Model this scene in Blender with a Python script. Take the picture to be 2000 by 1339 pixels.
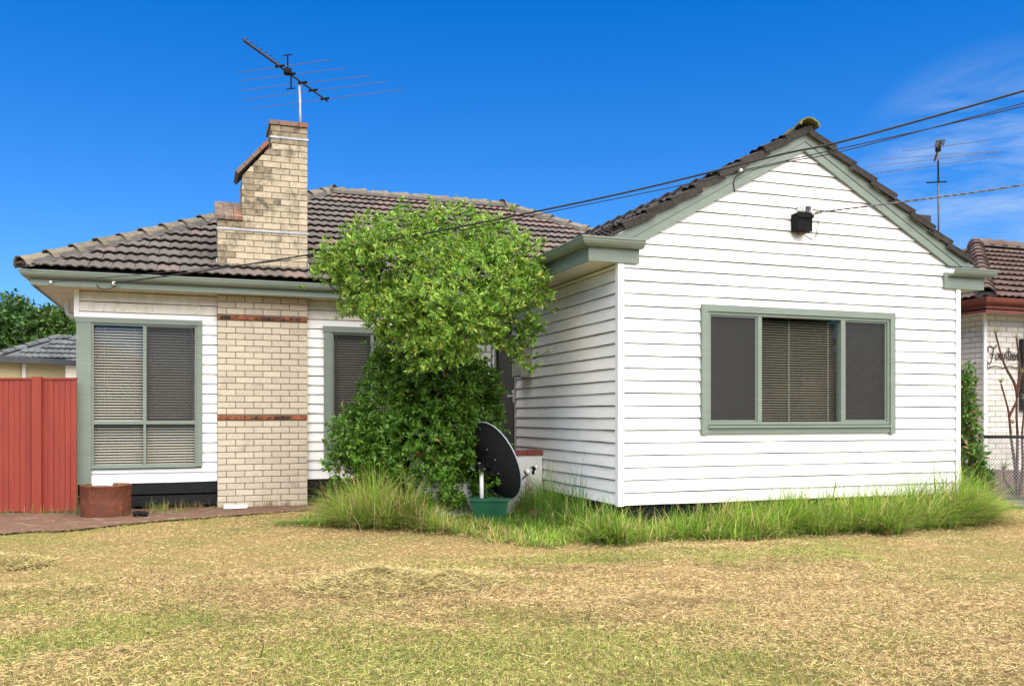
import bpy, bmesh, math, random
import numpy as np
from mathutils import Vector, Matrix
random.seed(7)
RNG = np.random.default_rng(11)
R = math.radians
for o in list(bpy.data.objects):
    bpy.data.objects.remove(o)
SC = bpy.context.scene
COL = SC.collection

# ------------------------------------------------------------------ camera
cam = bpy.data.cameras.new('camera')
cam.sensor_width = 36.0
cam.lens = 36.0 * 1739.6 / 2000
cam.shift_y = 0.0711
cam.clip_end = 2000
cam.clip_start = 0.05
camo = bpy.data.objects.new('camera', cam)
COL.objects.link(camo)
camo.location = (-4.2645, -8.6055, 1.267)
camo.rotation_euler = (R(90), 0, -0.3398)
SC.camera = camo
CAM = Vector(camo.location)

# ------------------------------------------------------------------ sky + sun
SUN_EL, SUN_AZ = R(58), R(172)          # azimuth clockwise from +Y
world = bpy.data.worlds.new('World')
SC.world = world
world.use_nodes = True
nt = world.node_tree
nt.nodes.clear()
def wn(t, **k):
    n = nt.nodes.new(t)
    for a, b in k.items():
        setattr(n, a, b)
    return n
sky = wn('ShaderNodeTexSky', sky_type='NISHITA')
sky.sun_disc = False
sky.sun_elevation = SUN_EL
sky.sun_rotation = SUN_AZ
sky.altitude = 0
sky.air_density = 1.0
sky.dust_density = 0.0
sky.ozone_density = 4.0
hs = wn('ShaderNodeHueSaturation')
hs.inputs['Hue'].default_value = 0.512
hs.inputs['Saturation'].default_value = 1.42
hs.inputs['Value'].default_value = 0.78
nt.links.new(sky.outputs[0], hs.inputs['Color'])
# read the sky a little above the true direction: the clear blue carries down to the roofs
tcs = wn('ShaderNodeTexCoord')
sx = wn('ShaderNodeSeparateXYZ'); nt.links.new(tcs.outputs['Generated'], sx.inputs[0])
ab = wn('ShaderNodeMath', operation='ABSOLUTE'); nt.links.new(sx.outputs[2], ab.inputs[0])
ad = wn('ShaderNodeMath', operation='MULTIPLY_ADD'); ad.inputs[1].default_value = 0.85; ad.inputs[2].default_value = 0.075
nt.links.new(ab.outputs[0], ad.inputs[0])
cx = wn('ShaderNodeCombineXYZ'); nt.links.new(sx.outputs[0], cx.inputs[0]); nt.links.new(sx.outputs[1], cx.inputs[1]); nt.links.new(ad.outputs[0], cx.inputs[2])
nz = wn('ShaderNodeVectorMath', operation='NORMALIZE'); nt.links.new(cx.outputs[0], nz.inputs[0])
nt.links.new(nz.outputs[0], sky.inputs[0])
# thin streaky cirrus
tc = wn('ShaderNodeTexCoord')
mp = wn('ShaderNodeMapping')
mp.inputs['Rotation'].default_value = (0.2, 0.30, 0.0)
mp.inputs['Location'].default_value = (0.35, 0.1, 0.42)
mp.inputs['Scale'].default_value = (2.2, 2.2, 11)
nt.links.new(tc.outputs['Generated'], mp.inputs[0])
n1 = wn('ShaderNodeTexNoise')
n1.inputs['Scale'].default_value = 2.3
n1.inputs['Detail'].default_value = 9
n1.inputs['Roughness'].default_value = 0.62
n1.inputs['Distortion'].default_value = 0.5
nt.links.new(mp.outputs[0], n1.inputs['Vector'])
dt = wn('ShaderNodeVectorMath', operation='DOT_PRODUCT')
dt.inputs[1].default_value = (0.730, 0.655, 0.195)      # where the wisps hang
nt.links.new(tc.outputs['Generated'], dt.inputs[0])
r1 = wn('ShaderNodeMapRange'); r1.inputs[1].default_value = 0.40; r1.inputs[2].default_value = 0.72; r1.inputs[4].default_value = 0.7
r2 = wn('ShaderNodeMapRange'); r2.inputs[1].default_value = 0.986; r2.inputs[2].default_value = 0.9995
r2.interpolation_type = 'SMOOTHSTEP'
nt.links.new(n1.outputs[0], r1.inputs[0]); nt.links.new(dt.outputs['Value'], r2.inputs[0])
mu = wn('ShaderNodeMath', operation='MULTIPLY')
nt.links.new(r1.outputs[0], mu.inputs[0]); nt.links.new(r2.outputs[0], mu.inputs[1])
mx = wn('ShaderNodeMix', data_type='RGBA')
nt.links.new(mu.outputs[0], mx.inputs[0])
nt.links.new(hs.outputs[0], mx.inputs[6])
mx.inputs[7].default_value = (2.6, 3.2, 3.9, 1)
bg = wn('ShaderNodeBackground')
bg.inputs[1].default_value = 0.05
nt.links.new(mx.outputs[2], bg.inputs[0])
wo = wn('ShaderNodeOutputWorld')
nt.links.new(bg.outputs[0], wo.inputs[0])

sl = bpy.data.lights.new('sun', 'SUN')
sl.energy = 2.3
sl.angle = R(100)
sl.color = (1.0, 0.90, 0.73)
so = bpy.data.objects.new('sun', sl)
COL.objects.link(so)
sd = Vector((math.sin(SUN_AZ) * math.cos(SUN_EL), math.cos(SUN_AZ) * math.cos(SUN_EL), math.sin(SUN_EL)))
so.rotation_euler = sd.to_track_quat('Z', 'Y').to_euler()
so.location = (-3, -6, 12)
vs = SC.view_settings
vs.view_transform = 'Standard'
vs.look = 'None'
vs.gamma = 1.0
vs.use_curve_mapping = False
vs.exposure = 2.3
SC.render.engine = 'CYCLES'
SC.cycles.max_bounces = 8
SC.cycles.transparent_max_bounces = 24

# ------------------------------------------------------------------ materials
def lin(r, g, b):
    f = lambda c: (c / 255 / 12.92) if c / 255 <= 0.04045 else ((c / 255 + 0.055) / 1.055) ** 2.4
    return (f(r), f(g), f(b))
MATS = {}
def mat(name, c1, c2=None, scale=8.0, rough=0.6, bump=0.0, bscale=60.0, rnd=0.0, stretch=(1, 1, 1), metal=0.0,
        stain=None, st_scale=2.0, st_lo=0.55, st_hi=0.75, spec=0.35, detail=5, attr=False, transl=0.0, rcol=None):
    m = bpy.data.materials.new(name)
    m.use_nodes = True
    t = m.node_tree
    N, LK = t.nodes, t.links
    bs = N['Principled BSDF']
    bs.inputs['Roughness'].default_value = rough
    bs.inputs['Metallic'].default_value = metal
    bs.inputs['Specular IOR Level'].default_value = spec
    geo = N.new('ShaderNodeNewGeometry')
    mpn = N.new('ShaderNodeMapping')
    mpn.inputs['Scale'].default_value = stretch
    LK.new(geo.outputs['Position'], mpn.inputs[0])
    def noise(s, d=detail, r=0.6):
        n = N.new('ShaderNodeTexNoise')
        n.inputs['Scale'].default_value = s
        n.inputs['Detail'].default_value = d
        n.inputs['Roughness'].default_value = r
        LK.new(mpn.outputs[0], n.inputs['Vector'])
        return n
    def mixc(fac, a, b, blend='MIX'):
        k = N.new('ShaderNodeMix')
        k.data_type = 'RGBA'
        k.blend_type = blend
        for i, v in ((0, fac), (6, a), (7, b)):
            if hasattr(v, 'links'):
                LK.new(v, k.inputs[i])
            elif i == 0:
                k.inputs[0].default_value = v
            else:
                k.inputs[i].default_value = (*v, 1)
        return k.outputs[2]
    if attr:
        an = N.new('ShaderNodeAttribute')
        an.attribute_name = 'Col'
        col = an.outputs['Color']
    else:
        c2 = c2 or tuple(x * 0.8 for x in c1)
        mr = N.new('ShaderNodeMapRange')
        mr.inputs[1].default_value = 0.33
        mr.inputs[2].default_value = 0.67
        LK.new(noise(scale).outputs[0], mr.inputs[0])
        col = mixc(mr.outputs[0], c1, c2)
    if stain is not None:
        mr2 = N.new('ShaderNodeMapRange')
        mr2.inputs[1].default_value = st_lo
        mr2.inputs[2].default_value = st_hi
        LK.new(noise(st_scale, 7, 0.65).outputs[0], mr2.inputs[0])
        col = mixc(mr2.outputs[0], col, stain)
    if rnd > 0 or rcol is not None:
        oi = N.new('ShaderNodeObjectInfo')
        if rcol is not None:
            rr = N.new('ShaderNodeMapRange')
            rr.inputs[1].default_value = rcol[1]
            rr.inputs[2].default_value = 1.0
            LK.new(oi.outputs['Random'], rr.inputs[0])
            col = mixc(rr.outputs[0], col, rcol[0])
        hv = N.new('ShaderNodeHueSaturation')
        ma = N.new('ShaderNodeMath')
        ma.operation = 'MULTIPLY_ADD'
        ma.inputs[1].default_value = 2 * rnd
        ma.inputs[2].default_value = 1 - rnd
        LK.new(oi.outputs['Random'], ma.inputs[0])
        LK.new(ma.outputs[0], hv.inputs['Value'])
        LK.new(col, hv.inputs['Color'])
        col = hv.outputs[0]
    LK.new(col, bs.inputs['Base Color'])
    if bump > 0:
        b = N.new('ShaderNodeBump')
        b.inputs['Strength'].default_value = bump
        b.inputs['Distance'].default_value = 0.01
        LK.new(noise(bscale, 4).outputs[0], b.inputs['Height'])
        LK.new(b.outputs[0], bs.inputs['Normal'])
    if transl > 0:
        tr = N.new('ShaderNodeBsdfTranslucent')
        LK.new(col, tr.inputs[0])
        ms = N.new('ShaderNodeMixShader')
        ms.inputs[0].default_value = transl
        LK.new(bs.outputs[0], ms.inputs[1])
        LK.new(tr.outputs[0], ms.inputs[2])
        LK.new(ms.outputs[0], N['Material Output'].inputs[0])
    MATS[name] = m
    return m

def glass_mat(name, tint, ior=1.5, rough=0.01):
    m = bpy.data.materials.new(name)
    m.use_nodes = True
    t = m.node_tree
    N, LK = t.nodes, t.links
    N.remove(N['Principled BSDF'])
    tr = N.new('ShaderNodeBsdfTransparent'); tr.inputs[0].default_value = (*tint, 1)
    gl = N.new('ShaderNodeBsdfGlossy'); gl.inputs['Roughness'].default_value = rough
    gl.inputs[0].default_value = (1, 1, 1, 1)
    fr = N.new('ShaderNodeFresnel'); fr.inputs[0].default_value = ior
    bu = N.new('ShaderNodeBump'); bu.inputs['Strength'].default_value = 0.02
    no = N.new('ShaderNodeTexNoise'); no.inputs['Scale'].default_value = 1.5
    geo = N.new('ShaderNodeNewGeometry')
    LK.new(geo.outputs['Position'], no.inputs['Vector']); LK.new(no.outputs[0], bu.inputs['Height'])
    LK.new(bu.outputs[0], gl.inputs['Normal'])
    ms = N.new('ShaderNodeMixShader')
    inv = N.new('ShaderNodeMath'); inv.operation = 'SUBTRACT'; inv.inputs[0].default_value = 1.0   # the inner face only transmits
    LK.new(geo.outputs['Backfacing'], inv.inputs[1])
    fm = N.new('ShaderNodeMath'); fm.operation = 'MULTIPLY'
    LK.new(fr.outputs[0], fm.inputs[0]); LK.new(inv.outputs[0], fm.inputs[1])
    LK.new(fm.outputs[0], ms.inputs[0]); LK.new(tr.outputs[0], ms.inputs[1]); LK.new(gl.outputs[0], ms.inputs[2])
    LK.new(ms.outputs[0], N['Material Output'].inputs[0])
    MATS[name] = m
def screen_mat(name, col, cover):
    m = bpy.data.materials.new(name)
    m.use_nodes = True
    t = m.node_tree
    N, LK = t.nodes, t.links
    bs = N['Principled BSDF']; bs.inputs['Roughness'].default_value = 0.7
    no = N.new('ShaderNodeTexNoise'); no.inputs['Scale'].default_value = 9; no.inputs['Detail'].default_value = 6
    geo = N.new('ShaderNodeNewGeometry'); LK.new(geo.outputs['Position'], no.inputs['Vector'])
    mi = N.new('ShaderNodeMix'); mi.data_type = 'RGBA'
    mi.inputs[6].default_value = (*[c * 0.7 for c in col], 1); mi.inputs[7].default_value = (*[c * 1.4 for c in col], 1)
    LK.new(no.outputs[0], mi.inputs[0]); LK.new(mi.outputs[2], bs.inputs['Base Color'])
    tr = N.new('ShaderNodeBsdfTransparent')
    ms = N.new('ShaderNodeMixShader'); ms.inputs[0].default_value = cover
    LK.new(tr.outputs[0], ms.inputs[1]); LK.new(bs.outputs[0], ms.inputs[2])
    LK.new(ms.outputs[0], N['Material Output'].inputs[0])
    MATS[name] = m

mat('white_paint', (.80, .80, .785), (.74, .74, .72), 5, 0.5, 0.15, 30, 0.03, (1, 1, 6), stain=(.60, .58, .52), st_scale=1.3, st_lo=.56, st_hi=.86)
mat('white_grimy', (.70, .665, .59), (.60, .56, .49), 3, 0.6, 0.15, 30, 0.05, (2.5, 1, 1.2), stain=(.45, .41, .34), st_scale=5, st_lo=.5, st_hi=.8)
mat('grimy_gap', (.10, .092, .078), (.06, .056, .048), 20, 0.9)
mat('trim_white', (.78, .78, .77), (.70, .70, .68), 6, 0.5, 0.1, 40)
mat('sage', (.175, .215, .18), (.15, .188, .155), 4, 0.55, 0.15, 40, 0.03, (1, 1, 4), stain=(.23, .255, .21), st_scale=3, st_lo=.6, st_hi=.75)
mat('sage_gutter', (.195, .232, .192), (.16, .197, .163), 3, 0.4, 0.05, 40, 0, (1, 1, 3), stain=(.23, .25, .205), st_scale=5, st_lo=.58, st_hi=.7)
mat('flaked_paint', (.72, .72, .68), (.55, .55, .5), 30, 0.7, .3, 60)
mat('soffit', (.62, .60, .56), (.55, .52, .48), 3, 0.7, 0.05, 20)
mat('cream_brick', (.55, .49, .385), (.46, .405, .315), 22, 0.85, 0.5, 90, 0.12, stain=(.33, .28, .21), st_scale=3.5, st_lo=.56, st_hi=.8, rcol=((.41, .36, .28), .7))
mat('stack_brick', (.44, .38, .275), (.35, .295, .205), 20, 0.88, 0.55, 85, 0.10, stain=(.10, .09, .06), st_scale=4.5, st_lo=.50, st_hi=.72)
mat('sooty_brick', (.30, .25, .165), (.20, .165, .11), 18, 0.9, 0.6, 80, 0.14, stain=(.06, .055, .045), st_scale=7, st_lo=.5, st_hi=.66)
mat('mortar', (.20, .15, .10), (.16, .12, .08), 25, 0.95, 0.4, 80)
mat('orange_brick', (.33, .10, .035), (.17, .045, .022), 14, 0.75, 0.3, 80, 0.25, stain=(.025, .016, .014), st_scale=8, st_lo=.46, st_hi=.56)
mat('cap_brick', (.21, .15, .115), (.13, .10, .08), 16, 0.9, 0.5, 70, 0.25, stain=(.07, .06, .05), st_scale=12, st_lo=.52, st_hi=.68, rcol=((.18, .075, .045), .6))
mat('galv', (.34, .36, .39), (.24, .25, .27), 8, 0.5, 0, metal=0.5)
mat('roof_tile', (.118, .102, .090), (.085, .074, .066), 11, 0.75, 0.5, 60, 0.18, stain=(.09, .08, .075), st_scale=16, st_lo=.58, st_hi=.75, rcol=((.135, .096, .083), .75))
mat('roof_under', (.02, .017, .015), (.012, .01, .01), 9, 0.95)
mat('verge_tile', (.045, .037, .031), (.022, .019, .017), 16, 0.9, 0.7, 40, 0.25, stain=(.10, .092, .07), st_scale=12, st_lo=.6, st_hi=.72)
mat('ridge_tile', (.175, .15, .112), (.11, .095, .072), 10, 0.9, 0.6, 50, 0.15, stain=(.10, .10, .05), st_scale=5, st_lo=.55, st_hi=.7)
mat('mossy_cap', (.17, .15, .07), (.09, .08, .04), 14, .95, .7, 40, 0, stain=(.2, .2, .05), st_scale=9, st_lo=.5, st_hi=.62)
mat('bedding', (.085, .08, .075), (.055, .05, .048), 14, 0.95, 0.5, 40)
mat('ridge_end', (.40, .13, .07), (.28, .10, .06), 12, 0.9)
mat('black_board', (.010, .011, .013), (.018, .018, .018), 12, 0.8, 0.3, 30, spec=.12)
mat('void', (.004, .004, .004), (.006, .006, .006), 5, 1.0)
mat('interior', (.12, .11, .10), (.10, .09, .08), 2, 0.9)
mat('blind', (.40, .38, .33), (.36, .34, .295), 3, 0.5, 0, rnd=0)
mat('blind_dark', (.135, .12, .09), (.11, .10, .075), 3, 0.5)
glass_mat('glass', (.97, .98, .97), 1.5)
glass_mat('glass_dark', (.94, .95, .94), 1.6)
screen_mat('fly_screen', (.022, .022, .021), .30)
screen_mat('fly_screen_dense', (.024, .024, .022), .52)
mat('dark_alu', (.03, .03, .03), (.02, .02, .02), 9, .5)
mat('red_fence', (.245, .041, .024), (.205, .033, .020), 3, 0.55, 0.25, 40, 0.08, (3, 3, .6), stain=(.22, .03, .02), st_scale=3, st_lo=.55, st_hi=.75)
mat('rust_drum', (.145, .045, .022), (.095, .032, .018), 9, 0.65, 0.2, 60, stain=(.25, .10, .05), st_scale=11, st_lo=.55, st_hi=.75)
mat('soil', (.05, .035, .022), (.08, .055, .03), 30, 1, 0.8, 60)
mat('white_plastic', (.75, .75, .74), (.68, .68, .66), 8, 0.4)
mat('black_plastic', (.008, .008, .009), (.013, .013, .013), 14, 0.8, .1, 40, spec=.08)
mat('dish_grey', (.017, .018, .02), (.024, .024, .025), 40, 0.65, 0.1, 160, spec=.15)
mat('dish_rim', (.45, .50, .56), (.4, .45, .5), 10, 0.4)
mat('dark_metal', (.025, .025, .028), (.04, .035, .03), 20, 0.5, metal=.3)
mat('rod_metal', (.16, .13, .115), (.11, .09, .08), 20, 0.5, metal=.3)
mat('green_plastic', (.008, .085, .036), (.007, .06, .028), 5, 0.45, .08, 40)
mat('cable', (.012, .012, .013), (.02, .02, .02), 20, 0.5)
mat('cable_grey', (.18, .18, .18), (.08, .08, .08), 30, 0.6)
mat('porcelain', (.8, .78, .74), (.7, .68, .64), 10, .25)
mat('grey_box', (.34, .34, .32), (.29, .29, .27), 6, .6)
mat('red_coping', (.26, .055, .035), (.17, .04, .03), 11, .6, .2, 50, .1)
mat('path', (.165, .085, .055), (.085, .055, .036), 9, 0.9, 0.6, 60, stain=(.21, .17, .135), st_scale=4, st_lo=.55, st_hi=.66)
mat('driveway', (.13, .125, .12), (.08, .075, .07), 7, 0.9, .5, 60)
mat('mulch', (.13, .085, .05), (.05, .03, .02), 22, 1, .9, 30)
mat('nbr_brick', (.66, .62, .55), (.58, .54, .47), 14, .85, .4, 80, .09)
mat('nbr_mortar', (.27, .23, .18), (.22, .19, .15), 20, .95)
mat('nbr_tile', (.095, .056, .043), (.065, .042, .035), 10, .8, .4, 50, .22, stain=(.10, .08, .07), st_scale=3, st_lo=.5, st_hi=.7)
mat('nbr_red', (.21, .055, .034), (.14, .04, .027), 7, .6, .2, 40, stain=(.5, .42, .32), st_scale=5, st_lo=.66, st_hi=.7)
mat('iron', (.015, .015, .016), (.02, .02, .02), 20, .5)
mat('garage_wall', (.58, .49, .28), (.52, .44, .25), 3, .8)
mat('garage_trim', (.05, .055, .06), (.07, .07, .075), 5, .5)
mat('far_tile', (.10, .11, .115), (.06, .068, .07), 6, .75, .3, 40, .2)
mat('leaf', (1, 1, 1), rough=.42, spec=.4, attr=True, transl=.30)
mat('grass', (1, 1, 1), rough=.55, spec=.3, attr=True, transl=.25)
mat('bark', (.045, .035, .027), (.025, .02, .016), 30, .95, .6, 80)
mat('yucca_bark', (.10, .045, .03), (.055, .03, .022), 25, .95, .6, 80)
mat('stone_brown', (.14, .06, .035), (.08, .04, .025), 12, .9, .6, 40)
mat('paling', (.06, .055, .055), (.035, .033, .032), 8, .9, .4, 40, .2, (2, 2, .5))
M = MATS

# ------------------------------------------------------------------ mesh helpers
class MB:
    def __init__(s):
        s.v, s.f = [], []
    def add(s, vs, fs):
        b = len(s.v)
        s.v += [tuple(x) for x in vs]
        s.f += [tuple(i + b for i in q) for q in fs]
        return s
    def box(s, a, b):
        x0, x1 = sorted((a[0], b[0])); y0, y1 = sorted((a[1], b[1])); z0, z1 = sorted((a[2], b[2]))
        return s.add([(x0, y0, z0), (x1, y0, z0), (x1, y1, z0), (x0, y1, z0), (x0, y0, z1), (x1, y0, z1), (x1, y1, z1), (x0, y1, z1)],
                     [(3, 2, 1, 0), (4, 5, 6, 7), (0, 1, 5, 4), (1, 2, 6, 5), (2, 3, 7, 6), (3, 0, 4, 7)])
    def prism(s, poly, axis, a, b):
        """poly of 2D points swept along axis ('x','y','z') from a to b"""
        n = len(poly)
        def p3(q, t):
            return {'x': (t, q[0], q[1]), 'y': (q[0], t, q[1]), 'z': (q[0], q[1], t)}[axis]
        vs = [p3(q, a) for q in poly] + [p3(q, b) for q in poly]
        fs = [tuple(range(n))[::-1], tuple(range(n, 2 * n))] + [(i, (i + 1) % n, n + (i + 1) % n, n + i) for i in range(n)]
        return s.add(vs, fs)
    def tube(s, pts, rad, n=6, cap=True):
        pts = [Vector(p) for p in pts]
        if not hasattr(rad, '__len__'):
            rad = [rad] * len(pts)
        vs = []
        up = Vector((0.13, 0.21, 0.97)).normalized()
        for i, p in enumerate(pts):
            d = (pts[min(i + 1, len(pts) - 1)] - pts[max(i - 1, 0)])
            d = d.normalized() if d.length > 1e-9 else Vector((0, 0, 1))
            a = d.cross(up if abs(d.dot(up)) < .95 else Vector((1, 0, 0))).normalized()
            b = d.cross(a)
            for k in range(n):
                t = 2 * math.pi * k / n
                vs.append(p + (a * math.cos(t) + b * math.sin(t)) * rad[i])
        fs = []
        for i in range(len(pts) - 1):
            for k in range(n):
                fs.append((i * n + k, i * n + (k + 1) % n, (i + 1) * n + (k + 1) % n, (i + 1) * n + k))
        if cap:
            fs.append(tuple(range(n))[::-1])
            fs.append(tuple(range((len(pts) - 1) * n, len(pts) * n)))
        return s.add(vs, fs)
    def lathe(s, c, prof, n=24, a0=0):
        vs = []
        for r, z in prof:
            for k in range(n):
                t = 2 * math.pi * k / n + a0
                vs.append((c[0] + r * math.cos(t), c[1] + r * math.sin(t), c[2] + z))
        fs = []
        for i in range(len(prof) - 1):
            for k in range(n):
                fs.append((i * n + k, i * n + (k + 1) % n, (i + 1) * n + (k + 1) % n, (i + 1) * n + k))
        return s.add(vs, fs)
    def mesh(s, name, m, smooth=False):
        me = bpy.data.meshes.new(name)
        me.from_pydata(s.v, [], s.f)
        if m:
            me.materials.append(M[m])
        if smooth:
            me.polygons.foreach_set('use_smooth', [True] * len(me.polygons))
        me.update()
        return me
    def build(s, name, m, parent=None, smooth=False, kind=None):
        return link(name, s.mesh(name, m, smooth), parent, kind)
ROOTLOC = {}
def link(name, me, parent=None, kind=None, mw=None):
    o = bpy.data.objects.new(name, me)
    COL.objects.link(o)
    if parent is not None:
        o.parent = parent
        if parent.name in ROOTLOC:
            o.matrix_parent_inverse = Matrix.Translation(-ROOTLOC[parent.name])
    if mw is not None:
        o.matrix_basis = mw
    if kind:
        o['kind'] = kind
    return o
def thing(name, loc, label, cat, group=None):
    o = bpy.data.objects.new(name, None)
    o.empty_display_size = .2
    COL.objects.link(o)
    o.location = loc
    ROOTLOC[o.name] = Vector(loc)
    tag(o, label, cat, group)
    return o
def tag(o, label, cat, group=None):
    o['label'] = label
    o['category'] = cat
    if group:
        o['group'] = group
    return o
def catmull(pts, k=6):
    P = [Vector(p) for p in pts]
    out = []
    for i in range(len(P) - 1):
        a, b, c, d = P[max(i - 1, 0)], P[i], P[i + 1], P[min(i + 2, len(P) - 1)]
        for j in range(k):
            t = j / k
            out.append(.5 * ((2 * b) + (c - a) * t + (2 * a - 5 * b + 4 * c - d) * t * t + (3 * b - a - 3 * c + d) * t ** 3))
    out.append(P[-1])
    return out
def sweep(path, prof, side=1):
    """plan path [(x,y)], profile [(out,z)]; out is measured to the left*side of travel, mitred"""
    P = [Vector((p[0], p[1])) for p in path]
    n = len(P)
    mb = MB()
    rows = []
    for i in range(n):
        def nrm(a, b):
            d = (b - a).normalized()
            return Vector((-d.y, d.x)) * side
        if i == 0: m_ = nrm(P[0], P[1])
        elif i == n - 1: m_ = nrm(P[-2], P[-1])
        else:
            a, b = nrm(P[i - 1], P[i]), nrm(P[i], P[i + 1])
            m_ = (a + b) / (1 + a.dot(b))
        rows.append([(P[i].x + m_.x * o, P[i].y + m_.y * o, z) for o, z in prof])
    k = len(prof)
    vs = [v for r in rows for v in r]
    fs = []
    for i in range(n - 1):
        for j in range(k):
            fs.append((i * k + j, i * k + (j + 1) % k, (i + 1) * k + (j + 1) % k, (i + 1) * k + j))
    fs += [tuple(range(k))[::-1], tuple(range((n - 1) * k, n * k))]
    return mb.add(vs, fs)
def wall_cells(mb, s0, s1, z0, z1, holes, fn):
    S = sorted({s0, s1, *[h[0] for h in holes], *[h[1] for h in holes]})
    Z = sorted({z0, z1, *[h[2] for h in holes], *[h[3] for h in holes]})
    for a, b in zip(S, S[1:]):
        for c, d in zip(Z, Z[1:]):
            ms, mz = (a + b) / 2, (c + d) / 2
            if not any(h[0] < ms < h[1] and h[2] < mz < h[3] for h in holes):
                fn(mb, a, b, c, d)

# ================================================================== GROUND
def hash2(ix, iy, seed):
    h = (ix.astype(np.int64) * 374761393 + iy.astype(np.int64) * 668265263 + seed * 974634777) & 0x7fffffff
    h = (h ^ (h >> 13)) * 1274126177 & 0x7fffffff
    return ((h ^ (h >> 16)) & 0xffff) / 65535.0
def vnoise(x, y, s, seed=0):
    x, y = x * s, y * s
    ix, iy = np.floor(x), np.floor(y)
    fx, fy = x - ix, y - iy
    fx, fy = fx * fx * (3 - 2 * fx), fy * fy * (3 - 2 * fy)
    a, b = hash2(ix, iy, seed), hash2(ix + 1, iy, seed)
    c, d = hash2(ix, iy + 1, seed), hash2(ix + 1, iy + 1, seed)
    return (a * (1 - fx) + b * fx) * (1 - fy) + (c * (1 - fx) + d * fx) * fy
def fbm(x, y, s, seed=0):
    return .5 * vnoise(x, y, s, seed) + .28 * vnoise(x, y, s * 2.1, seed + 1) + .22 * vnoise(x, y, s * 4.3, seed + 2)
def gz(x, y):
    """height of the lawn: level, faint bumps"""
    x = np.asarray(x, float); y = np.asarray(y, float)
    k = np.maximum(np.clip((2.4 - y) / .8, .12, 1), np.clip((x + 2.2) / .5, 0, 1))     # level beside the path
    return (.035 * (fbm(x, y, .9, 5) - .5) + .018 * (vnoise(x, y, 4, 8) - .5)) * k

def ground():
    xs = np.unique(np.concatenate([np.linspace(-9, 9, 121), [-600, -200, -80, -40, -20, -13, 13, 20, 40, 80, 200, 600]]))
    ys = np.unique(np.concatenate([np.linspace(-9, 5, 95), [-600, -200, -80, -40, -20, -13, 9, 15, 25, 45, 90, 200, 600]]))
    X, Y = np.meshgrid(xs, ys)
    inside = (np.abs(X) < 9.01) & (Y > -9.01) & (Y < 5.01)
    Z = np.where(inside, gz(X, Y) - .012, -.03)
    vs = np.stack([X.ravel(), Y.ravel(), Z.ravel()], 1)
    nx, ny = len(xs), len(ys)
    fs = [(j * nx + i, j * nx + i + 1, (j + 1) * nx + i + 1, (j + 1) * nx + i) for j in range(ny - 1) for i in range(nx - 1)]
    me = bpy.data.meshes.new('ground')
    me.from_pydata(vs.tolist(), [], fs)
    m = bpy.data.materials.new('lawn_soil')
    m.use_nodes = True
    t = m.node_tree; N, LK = t.nodes, t.links
    bs = N['Principled BSDF']; bs.inputs['Roughness'].default_value = 1; bs.inputs['Specular IOR Level'].default_value = .1
    geo = N.new('ShaderNodeNewGeometry')
    def noise(s, d, r=.6):
        n = N.new('ShaderNodeTexNoise'); n.inputs['Scale'].default_value = s; n.inputs['Detail'].default_value = d
        n.inputs['Roughness'].default_value = r; LK.new(geo.outputs['Position'], n.inputs['Vector']); return n
    def ramp(src, stops):
        r = N.new('ShaderNodeValToRGB'); e = r.color_ramp.elements
        e[0].position, e[0].color = stops[0][0], (*stops[0][1], 1)
        e[1].position, e[1].color = stops[-1][0], (*stops[-1][1], 1)
        for p_, c_ in stops[1:-1]:
            q = e.new(p_); q.color = (*c_, 1)
        LK.new(src, r.inputs[0]); return r.outputs[0]
    a = ramp(noise(60, 6, .75).outputs[0], [(.3, (.10, .065, .03)), (.5, (.27, .19, .085)), (.7, (.44, .33, .15))])
    b = ramp(noise(50, 6, .75).outputs[0], [(.3, (.06, .055, .02)), (.5, (.18, .17, .055)), (.7, (.33, .30, .11))])
    mr = N.new('ShaderNodeMapRange'); mr.inputs[1].default_value = .42; mr.inputs[2].default_value = .62
    LK.new(noise(.8, 5).outputs[0], mr.inputs[0])
    mi = N.new('ShaderNodeMix'); mi.data_type = 'RGBA'
    LK.new(mr.outputs[0], mi.inputs[0]); LK.new(a, mi.inputs[6]); LK.new(b, mi.inputs[7])
    LK.new(mi.outputs[2], bs.inputs['Base Color'])
    bu = N.new('ShaderNodeBump'); bu.inputs['Strength'].default_value = .8; bu.inputs['Distance'].default_value = .02
    LK.new(noise(90, 5).outputs[0], bu.inputs['Height']); LK.new(bu.outputs[0], bs.inputs['Normal'])
    me.materials.append(m)
    link('ground', me, None, 'structure')
ground()

def sheet(name, poly, z, m, kind='structure', zf=None):
    mb = MB()
    mb.add([(x, y, (zf(x, y) if zf else z)) for x, y in poly], [tuple(range(len(poly)))])
    return mb.build(name, m, None, False, kind)
# broken red concrete path along the front of the low wing
pth = [(-9.5, 4.6), (-9.5, 2.25)]
for i, (x, y) in enumerate([(-7.5, 2.15), (-6.6, 2.10), (-6.24, 2.16), (-5.98, 2.30), (-5.7, 2.22), (-5.47, 2.33), (-5.2, 2.55), (-4.95, 2.72), (-4.76, 2.86), (-4.4, 2.98),
                            (-4.05, 3.10), (-3.75, 3.22), (-3.42, 3.36), (-3.1, 3.52), (-2.73, 3.6), (-2.2, 3.75)]):
    pth.append((x, y))
pth += [(-2.0, 4.6)]
sheet('path', pth, .012, 'path')
sheet('driveway', [(6.35, 1.35), (6.45, -.2), (9.5, -3.5), (14, -9), (20, -9), (20, 1.6), (7.4, 1.75)], .014, 'driveway')

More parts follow.
